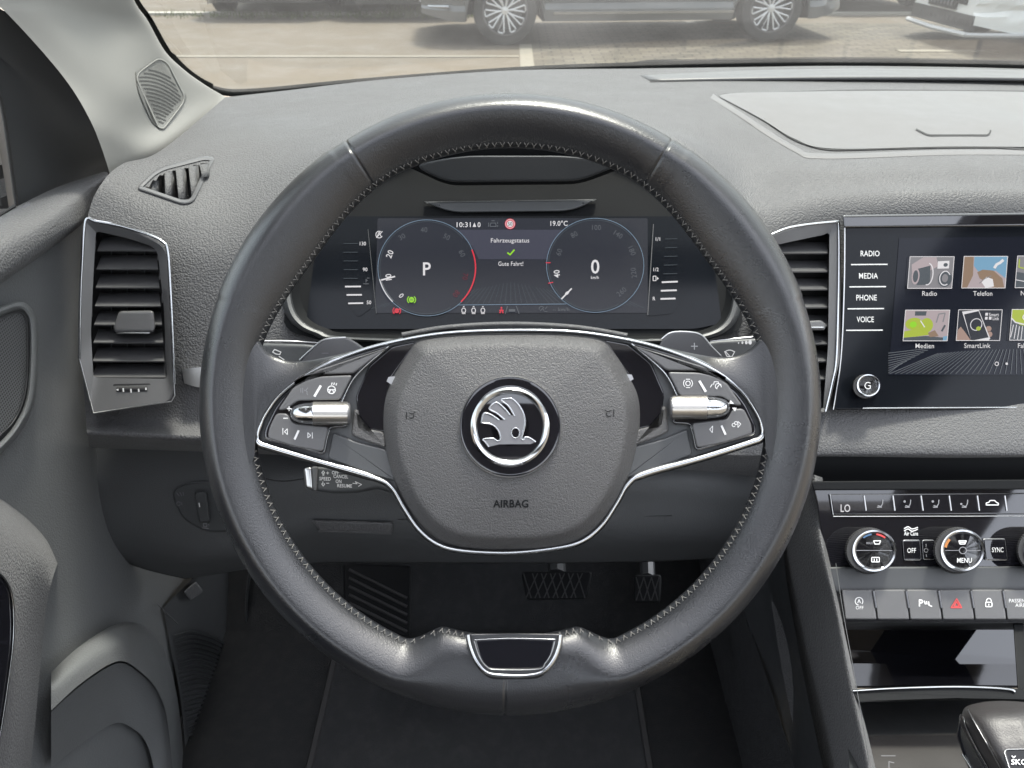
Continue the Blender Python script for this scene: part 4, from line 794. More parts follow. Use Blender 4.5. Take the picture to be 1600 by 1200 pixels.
def knob(parent, u, v, r, pl, h, top, name, du, dv, ringw=5):
    # knurled drum whose face is shifted because it stands out from the panel
    prof_ = [(r*1.13, 0), (r*1.13, h*.25), (r*1.1, h*.9), (r*1.04, h)]
    k = obj(name, lathe(MB(), prof_, pl, u-du, v-dv, 120, .96, -.022), M['rubber'], parent, ang=20)
    rr = [[pl.p(u+a*cos(2*pi*i/64), v-a*.96*sin(2*pi*i/64), q) for i in range(64)] for a, q in ((r*1.02, h*.9), (r*1.02, h*1.04), (r*.99, h*1.08), (r-ringw*.6, h*1.07), (r-ringw, h*1.0))]
    obj('knob_ring', MB().grid(rr, cu=True), M['chrome'], k)
    f_ = obj('knob_face', lathe(MB(), [(r-ringw+.5, h*.96), (r-ringw-1, h*1.0), (1, h*1.0)], pl, u, v, 48, .96), top, k)
    return k, f_
k, f_ = knob(inf, 1357, 602, 18, PI_, .012, M['gloss'], 'power_knob', 5, -2, 3)
I('power_icon', [circ(1356.5, 602.5, 5, 18, a0=50, a1=310)+[(1360, 602.5), (1356.5, 602.5)]], PI_, 1.3, M['print'], f_, .0124)
# ================================================================ CLIMATE PANEL
PK = Pl((1290, 770, .672), (1600, 766, .682), (1300, 900, .66))
cl = thing('climate_panel', 'piano black climate control panel with chrome ringed knobs', 'control panel', W(1450, 820, .67))
E('recess_panel', [(1262, 711), (1760, 711), (1760, 756), (1266, 756)], Pl((1262, 711, .699), (1760, 711, .703), (1266, 756, .71)), -.02, 0, M['housing'], cl, bev=2)  # near-black smooth plate laid over the recess, its colour carries the recess shade
E('gloss_panel', rnd([(1272, 762, 4), (1760, 762, 4), (1760, 888, 4), (1292, 888, 4)], 4), PK, -.02, 0, M['gloss'], cl, bev=2)
E('upper_frame', [(1268, 752), (1760, 748), (1760, 764), (1271, 766)], PK, -.02, .004, M['housing'], cl, bev=2)
E('key_bank', rnd([(1302, 804), (1297, 772), (1760, 769), (1760, 803)], 3), PK, 0, .0015, M['gloss'], cl, bev=1.5)
S('bank_edge', [(1297, 772), (1302, 805)], PK, 1.3, .0006, M['satin'], cl, h=.0014); S('bank_edge', [(1302, 807), (1760, 806)], PK, 1.5, .0006, M['satin'], cl, h=.0006)
for i, x in enumerate((1350, 1395, 1439, 1483, 1527, 1570)): S('key_gap', [(x, 774.5), (x+3.2, 798)], PK, 2.6, .001, M['satin'], cl, h=.0014)
T('LO', 1321, 794, 11.5, PK, M['w'], cl, .002, width=15, bold=.01)
for k, u in enumerate((1374.5, 1418, 1462, 1507)):
    L = [[(u-3, 790), (u+2, 791.5), (u+4.5, 787), (u+5, 781)], [(u-4, 792.5), (u+3, 792.5)]]
    I('seat_icon', L, PK, 1.5, M['print_dim'], cl, .0019, [circ(u-4.5, 783.5, 2, 8)] if k in (1, 2) else ([circ(u-5, 787.5, 1.8, 8)] if k == 3 else []))
I('recirculation_icon', [[(1541, 789), (1541, 786), (1545, 785), (1547, 782), (1554, 782), (1557, 785), (1560, 786.5), (1560, 789), (1541, 789)]], PK, 1.5, M['print'], cl, .0019)
I('air_care_icon', [cr([(1413, 826), (1419, 823), (1425, 826.5), (1434, 824)], 4), cr([(1413, 829.5), (1419, 826.5), (1425, 830), (1434, 827)], 4)], PK, 1.7, M['print'], cl, .0006); T('Air Care', 1423.5, 833.5, 6.2, PK, M['print'], cl, .0006, width=22, bold=.02)
def sbtn(pts, s, u, v, w=None):
    b = E('panel_button', rnd(pts, 3), PK, 0, .0022, M['gloss'], cl, bev=1.5)
    S('button_edge', rnd(pts, 3), PK, 1.2, .0005, M['satin'], b, h=.0012, closed=True)
    if s: T(s, u, v, 7.4, PK, M['print'], b, .0026, width=w, bold=.008)
sbtn([(1411, 844), (1437, 844), (1439, 875), (1413, 875)], 'OFF', 1424.5, 860, 13.5); sbtn([(1441, 844), (1460, 844), (1460, 874), (1443, 874)], None, 0, 0)
sbtn([(1536, 842), (1570, 842), (1574, 875), (1540, 875)], 'SYNC', 1559, 859, 18)
I('fan_icon', [circ(1447, 860, 3, 10), [(1447, 850), (1447, 855)], [(1447, 866), (1448, 870)]], PK, 1.1, M['print_dim'], cl, .0027)
kA, fA = knob(cl, 1366, 860.5, 34, PK, .02, M['gloss'], 'temperature_knob', 8, 0)
kH = .0207
I('windscreen_icon', [[(1365, 845), (1376, 845), (1374, 850), (1367, 850), (1365, 845)]], PK, 1.6, M['print'], fA, kH); T('MAX', 1359, 848.5, 3.6, PK, M['print_dim'], fA, kH)
I('divider_line', [[(1338, 860), (1394, 860)]], PK, .9, M['print_dim'], fA, kH); I('rear_window_icon', [rnd([(1362, 871), (1374, 871), (1374, 878), (1362, 878)], 1)+[(1362, 872)], [(1366, 873), (1366, 877)], [(1370, 873), (1370, 877)]], PK, 1.5, M['print'], fA, kH)
I('cold_mark', [circ(1366, 860.5, 27, 8, 26, 100, 128)], PK, 2.6, M['blue_print'], fA, kH); I('warm_mark', [circ(1366, 860.5, 27, 8, 26, 52, 82)], PK, 2.6, M['red_print'], fA, kH)
kB, fB = knob(cl, 1504, 860, 34, PK, .02, M['gloss'], 'menu_knob', 8, 0)
T('MENU', 1507, 875.5, 7.5, PK, M['print'], fB, kH, width=23, bold=.006); I('airflow_icon', [[(1498, 845), (1510, 845), (1507.5, 850), (1500, 850), (1498, 845)], [(1500, 847.3), (1508, 847.3)]], PK, 1.5, M['print'], fB, kH)
I('divider_line', [[(1477, 860), (1499, 860)], [(1510, 860), (1532, 860)]], PK, .9, M['print_dim'], fB, kH); c_ = circ(1504.5, 860, 5.5, 20, 5.2); I('sensor_ring', [c_+[c_[0]]], PK, 1.2, M['print_dim'], fB, kH)
I('orange_mark', [circ(1504, 860, 27, 8, 26, 140, 168)], PK, 4, M['orange_print'], fB, kH)
knob(cl, 1634, 860, 34, PK, .02, M['gloss'], 'temperature_knob', 8, 0)
# grey trim with button row
PB = Pl((1315, 925, .655), (1600, 925, .662), (1325, 970, .648))
br = thing('button_row', 'grey row of parking, hazard and lock buttons under the climate panel', 'button row', W(1450, 945, .65))
E('trim_frame', rnd([(1292, 886), (1760, 884), (1760, 926), (1306, 926)], 4), PK, -.01, .003, M['black'], br, bev=3)
E('row_base', rnd([(1306, 918), (1760, 918), (1760, 974), (1316, 972)], 4), PB, -.012, -.002, M['hollow'], br)
xs = [1314, 1364.5, 1415.5, 1466.5, 1517, 1567, 1620, 1670]
for i in range(7):
    x0, x1 = xs[i]+.8, xs[i+1]-.8; 
    b = E('button', rnd([(x0, 921), (x1, 921), (x1+5, 958), (x1+6, 968), (x0+6, 968), (x0+5, 958)], 3), PB, -.002, .004, M['grey'], br, bev=2.5)
    if i < 6: S('button_ridge', [(x1+1, 923), (x1+5.5, 950)], PB, 4.5, .0014, M['gloss'], b, h=.0036)
    u = (x0+x1)/2+3
    if i == 0: c_ = circ(u, 939.5, 6, 18, a0=-40, a1=260); I('stop_start_icon', [c_, [(u-2, 942), (u, 936.5), (u+2, 942)]], PB, 1.3, M['print'], b, .0044); T('OFF', u+1, 949.5, 5.2, PB, M['print'], b, .0044, width=12, bold=.0)
    if i == 2: T('P', u-5, 942, 10.5, PB, M['print'], b, .0044, bold=.02); I('sensor_icon', [[(u, 939), (u+2, 944)], [(u+3.5, 939.5), (u+4.5, 944)], [(u+7, 940), (u+7.5, 945.5), (u+12, 947.5)]], PB, 1.8, M['print'], b, .0044)
    if i == 3: I('hazard_triangle', [[(u, 935.5), (u+8, 949.5), (u-8.5, 949.5), (u, 935.5)], [(u, 940), (u+4, 947.3), (u-4.3, 947.3), (u, 940)]], PB, 1.5, M['red_print'], b, .0044)
    if i == 4: I('lock_icon', [rnd([(u-5, 941), (u+5, 941), (u+5, 948), (u-5, 948)], 2)+[(u-5, 942)], circ(u, 940, 4, 10, 5, 0, 180), [(u, 943.5), (u, 946)]], PB, 1.5, M['print'], b, .0044)
    if i == 5: T('PASSENGER', u-20, 938.5, 5.6, PB, M['print'], b, .0044, align='l', bold=.0); T('AIRBAG', u-10, 945.5, 5.6, PB, M['print'], b, .0044, align='l', bold=.0)
# ================================================================ CENTRE CONSOLE
cc = thing('centre_console', 'dark centre console with grained side edge and glossy open tray', 'console', W(1350, 1100, .6))
rows = [
 [(1190, 740, .86), (1228, 735, .80), (1258, 738, .72), (1272, 742, .695), (1285, 746, .70)],
 [(1195, 860, .86), (1222, 850, .79), (1256, 845, .70), (1282, 850, .662), (1296, 856, .672)],
 [(1208, 960, .83), (1240, 950, .76), (1280, 950, .68), (1306, 955, .637), (1314, 960, .65)],
 [(1228, 1080, .79), (1270, 1075, .71), (1306, 1075, .635), (1330, 1078, .598), (1340, 1082, .612)],
 [(1255, 1200, .75), (1296, 1195, .67), (1332, 1195, .597), (1356, 1196, .56), (1368, 1200, .575)],
 [(1300, 1400, .69), (1340, 1395, .61), (1378, 1395, .53), (1400, 1396, .495), (1412, 1400, .51)]]
mb, _ = sheet_mb(rows, 8, 8); obj('side_panel', mb, M['dash'], cc, ang=60, recalc=False)
rows = [[(1130, 830, .95), (1165, 800, .88), (1230, 750, .80)], [(1165, 960, .93), (1195, 930, .86), (1225, 870, .76)], [(1200, 1080, .88), (1225, 1050, .82), (1245, 1000, .72)], [(1225, 1200, .84), (1250, 1180, .74), (1275, 1150, .66)], [(1260, 1400, .8), (1290, 1380, .7), (1320, 1350, .6)]]
mb, _ = sheet_mb(rows, 6, 6); obj('tunnel_side', mb, M['black'], cc, recalc=False)
S('edge_seam', cr([(1306, 880), (1318, 960), (1336, 1060), (1358, 1190)], 5), Pl((1306, 880, .655), (1336, 1060, .596), (1500, 1060, .61)), 1.2, .0003, M['black'], cc)
# niche
PN = Pl((1325, 985, .74), (1600, 985, .75), (1330, 1060, .73))
E('niche_back', [(1290, 960), (1760, 960), (1760, 1075), (1300, 1075)], PN, -.01, 0, M['gloss'], cc)
mb, _ = sheet_mb([[(1320, 972, .645), (1500, 972, .652), (1760, 972, .66)], [(1320, 984, .735), (1500, 984, .745), (1760, 984, .755)]], 3, 3); obj('niche_roof', mb, M['black'], cc, recalc=False)
mb, _ = sheet_mb([[(1326, 1036, .735), (1500, 1036, .745), (1760, 1036, .755)], [(1332, 1072, .61), (1500, 1070, .62), (1760, 1074, .63)]], 3, 3); obj('niche_shelf', mb, M['gloss'], cc, recalc=False)
E('niche_partition', rnd([(1583, 974), (1600, 974), (1604, 1080), (1590, 1080)], 3), Pl((1583, 974, .66), (1604, 974, .66), (1590, 1080, .62)), -.06, 0, M['housing'], cc, bev=2)
PT = Pl((1335, 1078, .598), (1600, 1078, .606), (1345, 1098, .592))
E('tray_lip', rnd(cr([(1330, 1080), (1400, 1074), (1480, 1071.5), (1560, 1074), (1700, 1084)], 5)+[(1700, 1096), (1500, 1093), (1342, 1098)], 1), PT, -.012, .0, M['housing'], cc, bev=2)
S('tray_chrome', cr([(1333, 1079.5), (1400, 1075.5), (1480, 1073), (1540, 1074), (1578, 1077), (1586, 1081)], 6), PT, 5, .0025, M['chrome'], cc, h=.0)
PF = Pl((1345, 1100, .68), (1600, 1100, .69), (1350, 1200, .58))
E('tray_floor', [(1320, 1085), (1760, 1085), (1760, 1400), (1340, 1400)], PF, -.01, 0, M['black'], cc)
mt = E('tray_mat', rnd([(1352, 1150), (1500, 1146), (1560, 1400), (1370, 1400)], 8), PF, 0, .002, mat('tray_rubber', (.03, .028, .027), .6, noise=(30, .1)), cc, bev=2)
I('phone_icon', [[(1377, 1181), (1399, 1181)], [(1397, 1192), (1389, 1190), (1389, 1200), (1397, 1204)]], PF, 1.4, M['print_dim'], mt, .0023)
# ---- gear selector
gs = thing('gear_selector', 'leather gear selector with chrome sides and a printed badge plate', 'gear selector', W(1580, 1180, .5))
def gd(u, v): return .53
rows = [[(1503, 1118, .535), (1510, 1104, .532), (1545, 1096, .533), (1600, 1097, .533), (1680, 1110, .54)],
 [(1500, 1130, .52), (1520, 1118, .505), (1560, 1112, .5), (1620, 1112, .5), (1690, 1122, .52)],
 [(1518, 1165, .51), (1542, 1155, .49), (1580, 1150, .485), (1630, 1150, .485), (1700, 1160, .51)],
 [(1545, 1215, .5), (1570, 1205, .478), (1600, 1200, .474), (1650, 1200, .474), (1720, 1210, .5)],
 [(1590, 1310, .49), (1620, 1300, .462), (1650, 1300, .46), (1700, 1300, .46), (1770, 1310, .49)]]
mb, gv = sheet_mb(rows, 8, 8); GS = Surf(gv); obj('leather_grip', mb, M['grip'], gs, recalc=False)
PG = Pl((1503, 1118, .528), (1545, 1215, .495), (1600, 1130, .50))
S('side_chrome', cr([(1504, 1119), (1508, 1134), (1523, 1165), (1549, 1212), (1592, 1300)], 5), GS, 4, .002, M['chrome'], gs, h=.0005)
S('seam_line', cr([(1512, 1108), (1520, 1124), (1536, 1152), (1562, 1198), (1608, 1290)], 5), GS, 2.2, .001, M['satin'], gs, h=.0004)
E('side_shell', rnd([(1500, 1112), (1522, 1150), (1560, 1215), (1600, 1290), (1560, 1290), (1508, 1190), (1494, 1150)], 8), PG, -.04, -.002, M['gloss'], gs, bev=5)
S('shell_edge', cr([(1503, 1178), (1520, 1205), (1550, 1260)], 4), PG, 3, .0015, M['chrome'], gs, h=-.002)
PE = Pl((1570, 1172, .468), (1620, 1170, .469), (1590, 1215, .457))
bd = E('badge_plate', rnd([(1568, 1171), (1680, 1168), (1700, 1240), (1590, 1240)], 8), PE, -.01, .001, M['glass_black'], gs, bev=2)
S('badge_edge', rnd([(1568, 1171), (1680, 1168), (1700, 1240), (1590, 1240)], 8), PE, 1.6, .0005, M['satin'], bd, h=.001, closed=True)
T('SKODA', 1580, 1190.5, 8.2, PE, M['print'], bd, .0018, align='l', bold=.02, sx=1.1); I('caron', [[(1581.2, 1181.2), (1584, 1184), (1586.8, 1181.2)]], PE, 1.6, M['print'], bd, .0018)
# ================================================================ LOWER DASH, COLUMN AREA, FOOTWELL
ld = thing('knee_panel', 'dark lower dashboard panel with recessed handle and light switches', 'panel')
ld.location = W(500, 780, .75)
rows = [
 [(128, 690, .77), (330, 700, .765), (470, 700, .76), (700, 700, .76), (900, 700, .76), (1100, 705, .76), (1190, 720, .77)],
 [(128, 760, .775), (330, 765, .755), (470, 745, .74), (640, 745, .735), (900, 745, .735), (1080, 745, .74), (1200, 770, .76)],
 [(140, 830, .80), (330, 830, .77), (480, 795, .745), (640, 785, .74), (900, 785, .74), (1080, 785, .745), (1210, 800, .77)],
 [(200, 880, .84), (345, 872, .79), (480, 838, .765), (650, 840, .76), (900, 840, .76), (1080, 840, .77), (1215, 830, .80)],
 [(290, 905, .88), (400, 888, .85), (500, 880, .84), (680, 880, .83), (900, 880, .83), (1080, 875, .84), (1215, 860, .86)]]
mb, s2 = sheet_mb(rows, 8, 8); obj('panel_skin', mb, M['lower'], ld, recalc=False, solid=.01); LS = Surf(s2)
E('storage_handle', rnd([(486, 812), (614, 816), (613, 834), (500, 830)], 5), LS, -.006, .005, M['dash'], ld, bev=4)
S('handle_highlight', [(497, 830), (612, 834)], LS, 2.5, .0012, M['grey'], ld, h=.004)  # lighter strip stands for the highlight on the handle's lower edge
S('panel_gap', cr([(475, 748), (440, 752), (400, 745)], 4), LS, 1.5, .0004, M['hollow'], ld, h=.0005); S('panel_gap', [(622, 812), (1050, 806)], LS, 1.2, .0004, M['hollow'], ld, h=.001)
sp_ = E('light_switch', rnd([(265, 765, 18), (300, 752, 20), (345, 752, 10), (360, 830, 10), (325, 832, 14), (285, 812, 20)], 8), LS, -.004, .004, M['black'], ld, bev=3)
E('rocker', rnd([(303, 770), (322, 768), (328, 815), (312, 817)], 4), LS, .003, .008, M['black'], sp_, bev=2)
I('fog_lamp_icons', [[(276, 770), (280, 775)], [(281, 769), (284, 775)], [(286, 769), (287, 774)], circ(279, 787, 3, 8, a0=20, a1=330), [(284, 785), (284, 789)]], LS, 1, M['print_dim'], sp_, .0046)
I('rocker_mark', [[(311, 786), (312, 792)]], LS, 1.6, M['print'], sp_, .0088); I('lamp_icon', [[(318, 818), (318, 823), (323, 823), (323, 818), (318, 818)], [(325, 820), (327, 820)], [(316, 825), (326, 826)]], LS, 1.2, M['print_dim'], sp_, .0088)
# floor, firewall, tunnel as one tub
ft = thing('footwell', 'black carpeted footwell below the steering wheel', 'footwell', (0, .8, .42))
fz = .43
mb = MB(); g = [[Vector((x, y, z)) for x in (-.44, -.1, .29)] for y, z in ((-1.2, fz), (.2, fz), (.75, fz), (.92, fz+.1), (1.05, fz+.3), (1.1, fz+.62))]
mb.grid(g); obj('carpet', mb, M['carpet'], ft, recalc=False, solid=.01)
mb = MB().grid([[Vector((.29, y, z)) for z in (fz, fz+.17)] for y in (-1.2, 0, 1.1)]); obj('tunnel_wall', mb, M['carpet'], ft, recalc=False)
mb = MB(); box(mb, -.25, .17, -.3, .72, fz+.004, fz+.014); mtt = obj('floor_mat', mb, M['carpet'], None, smooth=False); tag(mtt, 'black carpet floor mat with corded edge under the steering wheel', 'floor mat')
mb = MB(); tube(mb, [Vector((x, y, fz+.012)) for x, y in ((-.25, -.3), (-.25, .7), (-.23, .72), (.15, .72), (.17, .7), (.17, .3), (.15, -.3))], .006, 6); obj('mat_edging', mb, M['rubber'], mtt)
PP1 = Pl((815, 895, 1.0), (925, 895, 1.0), (820, 938, .985))
bp_ = E('pedal', rnd([(814, 893), (926, 893), (918, 936), (822, 938)], 8), PP1, -.012, .004, M['housing'], None, bev=4); tag(bp_, 'wide brake pedal with diamond tread behind the steering wheel', 'pedal', 'pedals')
I('tread', [[(818+k*14, 896), (806+k*14+24, 934)] for k in range(7)]+[[(840+k*14, 896), (822+k*14, 934)] for k in range(6)], PP1, 2.0, mat('tread_rubber', (.011, .011, .012), .7), bp_, .005)
mb = MB(); tube(mb, [PP1.p(870, 900, -.01), PP1.p(870, 800, -.12)], .012, 8); obj('pedal_arm', mb, M['black'], bp_)
bp_ = E('pedal', rnd([(990, 898), (1034, 898), (1032, 942), (990, 941)], 6), PP1, -.012, .004, M['housing'], None, bev=4); tag(bp_, 'narrow accelerator pedal to the right of the brake pedal', 'pedal', 'pedals')
I('tread', [[(994+k*12, 902), (1004+k*12, 938)] for k in range(3)]+[[(1006+k*12, 902), (994+k*12, 938)] for k in range(3)], PP1, 2.0, mat('tread_rubber', (.011, .011, .012), .7), bp_, .005)
mb = MB(); tube(mb, [PP1.p(1012, 905, -.01), PP1.p(1010, 820, -.1)], .01, 8); obj('pedal_arm', mb, M['black'], bp_)
PP2 = Pl((540, 882, 1.04), (642, 882, 1.04), (540, 985, .98))
fr_ = E('footrest', rnd([(536, 880), (643, 884), (641, 995), (538, 985)], 6), PP2, -.02, .006, M['housing'], None, bev=4); tag(fr_, 'ribbed driver footrest at the left of the footwell', 'footrest')
mb = MB()
for k in range(9): strip(mb, [(545, 890+k*13), (636, 935+k*13)] if k < 5 else [(545, 890+k*13-40), (636, 935+k*13-40)], PP2, 5, .003, .0058) if k < 5 else None
obj('ribs', mb, M['rubber'], fr_, recalc=False)
# ================================================================ DOOR, PILLAR, WINDSCREEN, ROOF
class PX:                                        # the door's vertical plane: distance out from the car's middle line
    def __init__(s, x): s.x = x
    def p(s, u, v, h=0): r = W(u, v, 1)-CAM; return CAM+r*((s.x+h)/r.x)
def psheet(name, rows, m, parent, nu=6, nv=6, **k):       # rows of (u, v, x) with x = sideways position
    g = sheet(rows, nu, nv); mb = MB().grid([[PX(q[2]).p(q[0], q[1]) for q in r] for r in g]); return obj(name, mb, m, parent, recalc=False, **k)
dp = thing('door_panel', 'grey driver door panel with speaker grille, armrest and map pocket', 'door panel', (-.42, .4, .8))
psheet('door_skin', [
 [(-260, 420, -.42), (-60, 400, -.42), (60, 355, -.415), (138, 330, -.405), (160, 326, -.42)],
 [(-260, 520, -.425), (-60, 500, -.425), (60, 440, -.42), (132, 400, -.408), (150, 400, -.43)],
 [(-260, 640, -.425), (-60, 640, -.425), (60, 620, -.42), (128, 600, -.412), (150, 600, -.44)],
 [(-260, 800, -.42), (-60, 800, -.42), (60, 800, -.42), (150, 800, -.42), (250, 790, -.45)],
 [(-260, 960, -.42), (-60, 960, -.42), (80, 950, -.42), (200, 930, -.42), (300, 900, -.45)],
 [(-260, 1100, -.42), (-60, 1100, -.42), (80, 1080, -.42), (200, 1040, -.42), (268, 1010, -.43)],
 [(-260, 1500, -.42), (-60, 1500, -.42), (120, 1500, -.42), (240, 1500, -.42), (330, 1500, -.43)]], M['door'], dp, 6, 6)
# belt line pad
psheet('belt_pad', [
 [(-260, 470, -.45), (-100, 395, -.45), (0, 338, -.45), (28, 322, -.45), (90, 292, -.45), (162, 268, -.44)],
 [(-260, 500, -.425), (-100, 415, -.42), (0, 352, -.42), (35, 335, -.42), (95, 305, -.42), (168, 270, -.425)],
 [(-260, 540, -.41), (-100, 450, -.402), (0, 385, -.40), (45, 360, -.40), (105, 322, -.402), (166, 278, -.415)],
 [(-260, 590, -.405), (-100, 490, -.398), (0, 425, -.396), (60, 382, -.396), (112, 348, -.398), (148, 318, -.41)],
 [(-260, 610, -.41), (-100, 505, -.404), (0, 438, -.402), (62, 395, -.402), (118, 355, -.402), (136, 343, -.41)],
 [(-260, 616, -.43), (-100, 511, -.425), (0, 444, -.422), (64, 400, -.42), (120, 360, -.415), (135, 349, -.42)]], M['dash'], dp, 7, 5, ang=60)
S('panel_seam', cr([(-60, 478), (0, 441), (62, 398), (118, 357), (134, 346)], 5), PX(-.405), 1.6, .001, M['satin'], dp, h=.002) if False else None
I('lock_slot', [[(36, 324), (46, 318)]], PX(-.42), 4, M['print_dim'], dp, .004)
# sail panel and window
psheet('mirror_triangle_cover', [
 [(-260, -260, -.46), (-120, -120, -.46), (-10, 5, -.455), (16, 14, -.45)],
 [(-160, -40, -.46), (-40, 40, -.46), (50, 95, -.455), (84, 92, -.448)],
 [(-30, 60, -.462), (40, 130, -.458), (100, 160, -.455), (136, 152, -.446)],
 [(0, 150, -.462), (50, 200, -.458), (120, 215, -.452), (170, 212, -.443)],
 [(14, 240, -.462), (60, 260, -.458), (130, 262, -.452), (184, 252, -.44)],
 [(28, 330, -.462), (70, 312, -.458), (130, 292, -.452), (190, 272, -.44)]], M['black'], dp, 6, 6)
S('window_channel', cr([(-10, 120), (4, 170), (14, 235), (26, 322)], 5), PX(-.458), 7, .004, M['rubber'], dp)
S('window_seal', cr([(-260, 480), (-100, 398), (0, 337), (24, 322)], 5), PX(-.452), 7, .004, M['rubber'], dp)
mb = MB().add([PX(-.466).p(*q) for q in ((-1500, 1000), (-1500, -2500), (-60, -300), (-8, 120), (12, 230), (28, 330))], [(0, 1, 2, 3, 4, 5)])
wn_ = obj('side_window', mb, M['window'], None, smooth=False); tag(wn_, 'driver side window glass at the left edge', 'window')
# speaker
sg = [(-120, 560), (-60, 520), (0, 488, 10), (35, 476, 14), (52, 490, 14), (55, 560), (48, 640, 20), (30, 672, 16), (0, 705), (-60, 760)]
spk = obj('speaker_surround', strip(MB(), cr([(-120, 545), (-60, 512), (0, 487), (28, 478), (44, 486), (52, 510), (52, 580), (46, 630), (28, 668), (0, 700), (-60, 750), (-120, 790)], 6), PX(-.412), 14, .006, -.002), M['door'], dp, recalc=False)
gm_ = mat('speaker_mesh', (.06, .062, .065), .4); nt = gm_.node_tree; vv = nt.nodes.new('ShaderNodeTexVoronoi'); vv.voronoi_dimensions = '2D'; vv.inputs['Scale'].default_value = 400; vv.inputs['Randomness'].default_value = .0
rp = nt.nodes.new('ShaderNodeMapRange'); rp.inputs[1].default_value = .0; rp.inputs[2].default_value = .0; mm = nt.nodes.new('ShaderNodeMath'); mm.operation = 'LESS_THAN'; mm.inputs[1].default_value = .33
tcn = nt.nodes.new('ShaderNodeTexCoord'); mx = nt.nodes.new('ShaderNodeMix'); mx.data_type = 'RGBA'; mx.inputs[6].default_value = (.11, .112, .115, 1); mx.inputs[7].default_value = (.008, .008, .008, 1)
sx_ = nt.nodes.new('ShaderNodeSeparateXYZ'); cx_ = nt.nodes.new('ShaderNodeCombineXYZ'); nt.links.new(tcn.outputs['Object'], sx_.inputs[0]); nt.links.new(sx_.outputs[1], cx_.inputs[0]); nt.links.new(sx_.outputs[2], cx_.inputs[1]); nt.links.new(cx_.outputs[0], vv.inputs['Vector']); nt.links.new(vv.outputs['Distance'], mm.inputs[0]); nt.links.new(mm.outputs[0], mx.inputs[0]); nt.links.new(mx.outputs[2], nt.nodes['Principled BSDF'].inputs['Base Color'])
E('speaker_mesh', cr([(-120, 556), (-60, 526), (0, 500), (28, 490), (38, 498), (41, 520), (41, 580), (36, 622), (20, 655), (0, 678), (-60, 730), (-120, 770)], 4, True), PX(-.415), -.002, .002, gm_, dp)
S('mesh_edge', cr([(-60, 524), (0, 498), (28, 488), (40, 497), (43, 520), (43, 580), (37, 624), (22, 657), (0, 680), (-60, 732)], 5), PX(-.415), 2, .001, M['grey'], dp, h=.002)
# armrest
psheet('armrest', [
 [(-260, 740, -.42), (-100, 745, -.42), (-20, 768, -.42), (30, 800, -.42), (70, 840, -.42), (90, 880, -.42)],
 [(-260, 770, -.36), (-100, 775, -.36), (-20, 796, -.36), (22, 825, -.365), (60, 862, -.37), (82, 905, -.38)],
 [(-260, 900, -.335), (-100, 890, -.335), (-20, 880, -.335), (12, 890, -.34), (42, 915, -.35), (72, 950, -.375)],
 [(-260, 1010, -.33), (-100, 1010, -.33), (-20, 1000, -.33), (18, 1000, -.335), (40, 1010, -.35), (64, 1030, -.38)],
 [(-260, 1120, -.33), (-100, 1120, -.33), (-30, 1120, -.33), (8, 1120, -.335), (32, 1125, -.35), (54, 1140, -.385)],
 [(-260, 1300, -.33), (-100, 1300, -.33), (-50, 1300, -.33), (-15, 1300, -.335), (10, 1300, -.35), (35, 1310, -.385)]], M['dash'], dp, 7, 7, ang=60)
PA = PX(-.325)
sw_ = E('window_switch_panel', rnd([(-120, 870), (-10, 890, 18), (18, 915, 20), (22, 1000, 30), (5, 1120, 30), (-12, 1220), (-120, 1240)], 10), PA, -.02, .0, M['gloss'], dp, bev=5)
S('switch_chrome', cr([(-60, 880), (-8, 893), (12, 912), (21, 945), (21, 1000), (14, 1060), (2, 1140), (-14, 1230)], 6), PA, 3.6, .002, M['chrome'], dp, h=-.001)
# map pocket and kick trim
psheet('map_pocket', [
 [(80, 1050, -.42), (130, 1005, -.42), (190, 972, -.42), (235, 985, -.42), (262, 1030, -.42), (280, 1110, -.42), (292, 1260, -.42)],
 [(80, 1060, -.40), (130, 1012, -.40), (190, 979, -.40), (232, 992, -.40), (256, 1036, -.402), (273, 1112, -.404), (284, 1260, -.404)],
 [(80, 1075, -.385), (130, 1035, -.385), (190, 1003, -.385), (226, 1020, -.388), (250, 1060, -.39), (268, 1125, -.395), (280, 1265, -.395)],
 [(80, 1110, -.38), (130, 1065, -.38), (185, 1033, -.38), (222, 1052, -.382), (246, 1080, -.385), (262, 1130, -.39), (276, 1270, -.39)]], M['door'], dp, 6, 5, ang=60)
psheet('pocket_wall', [
 [(80, 1112, -.39), (130, 1068, -.39), (185, 1036, -.39), (222, 1055, -.392), (246, 1083, -.395), (262, 1133, -.398), (276, 1270, -.398)],
 [(80, 1200, -.41), (130, 1160, -.412), (180, 1130, -.413), (210, 1140, -.413), (228, 1160, -.413), (240, 1200, -.413), (250, 1280, -.413)]], M['door'], dp, 6, 6)
mb = MB(); box(mb, -.52, -.475, -1.2, 1.5, .2, .93); obj('door_shell', mb, M['housing'], dp, smooth=False)
kt = thing('kick_panel', 'ribbed dark side trim between the door and the footwell', 'trim panel', (-.42, .8, .6))
psheet('trim_skin', [
 [(255, 950, -.425), (300, 905, -.43), (330, 880, -.44), (370, 850, -.44), (440, 850, -.44)],
 [(266, 1010, -.425), (300, 985, -.43), (340, 950, -.43), (390, 920, -.43), (480, 900, -.43)],
 [(283, 1100, -.42), (330, 1080, -.42), (370, 1060, -.42), (420, 1040, -.42), (520, 1020, -.42)],
 [(295, 1240, -.42), (340, 1240, -.42), (400, 1240, -.42), (460, 1240, -.42), (560, 1240, -.42)]], M['lower'], kt, 6, 6)
mb = MB(); 
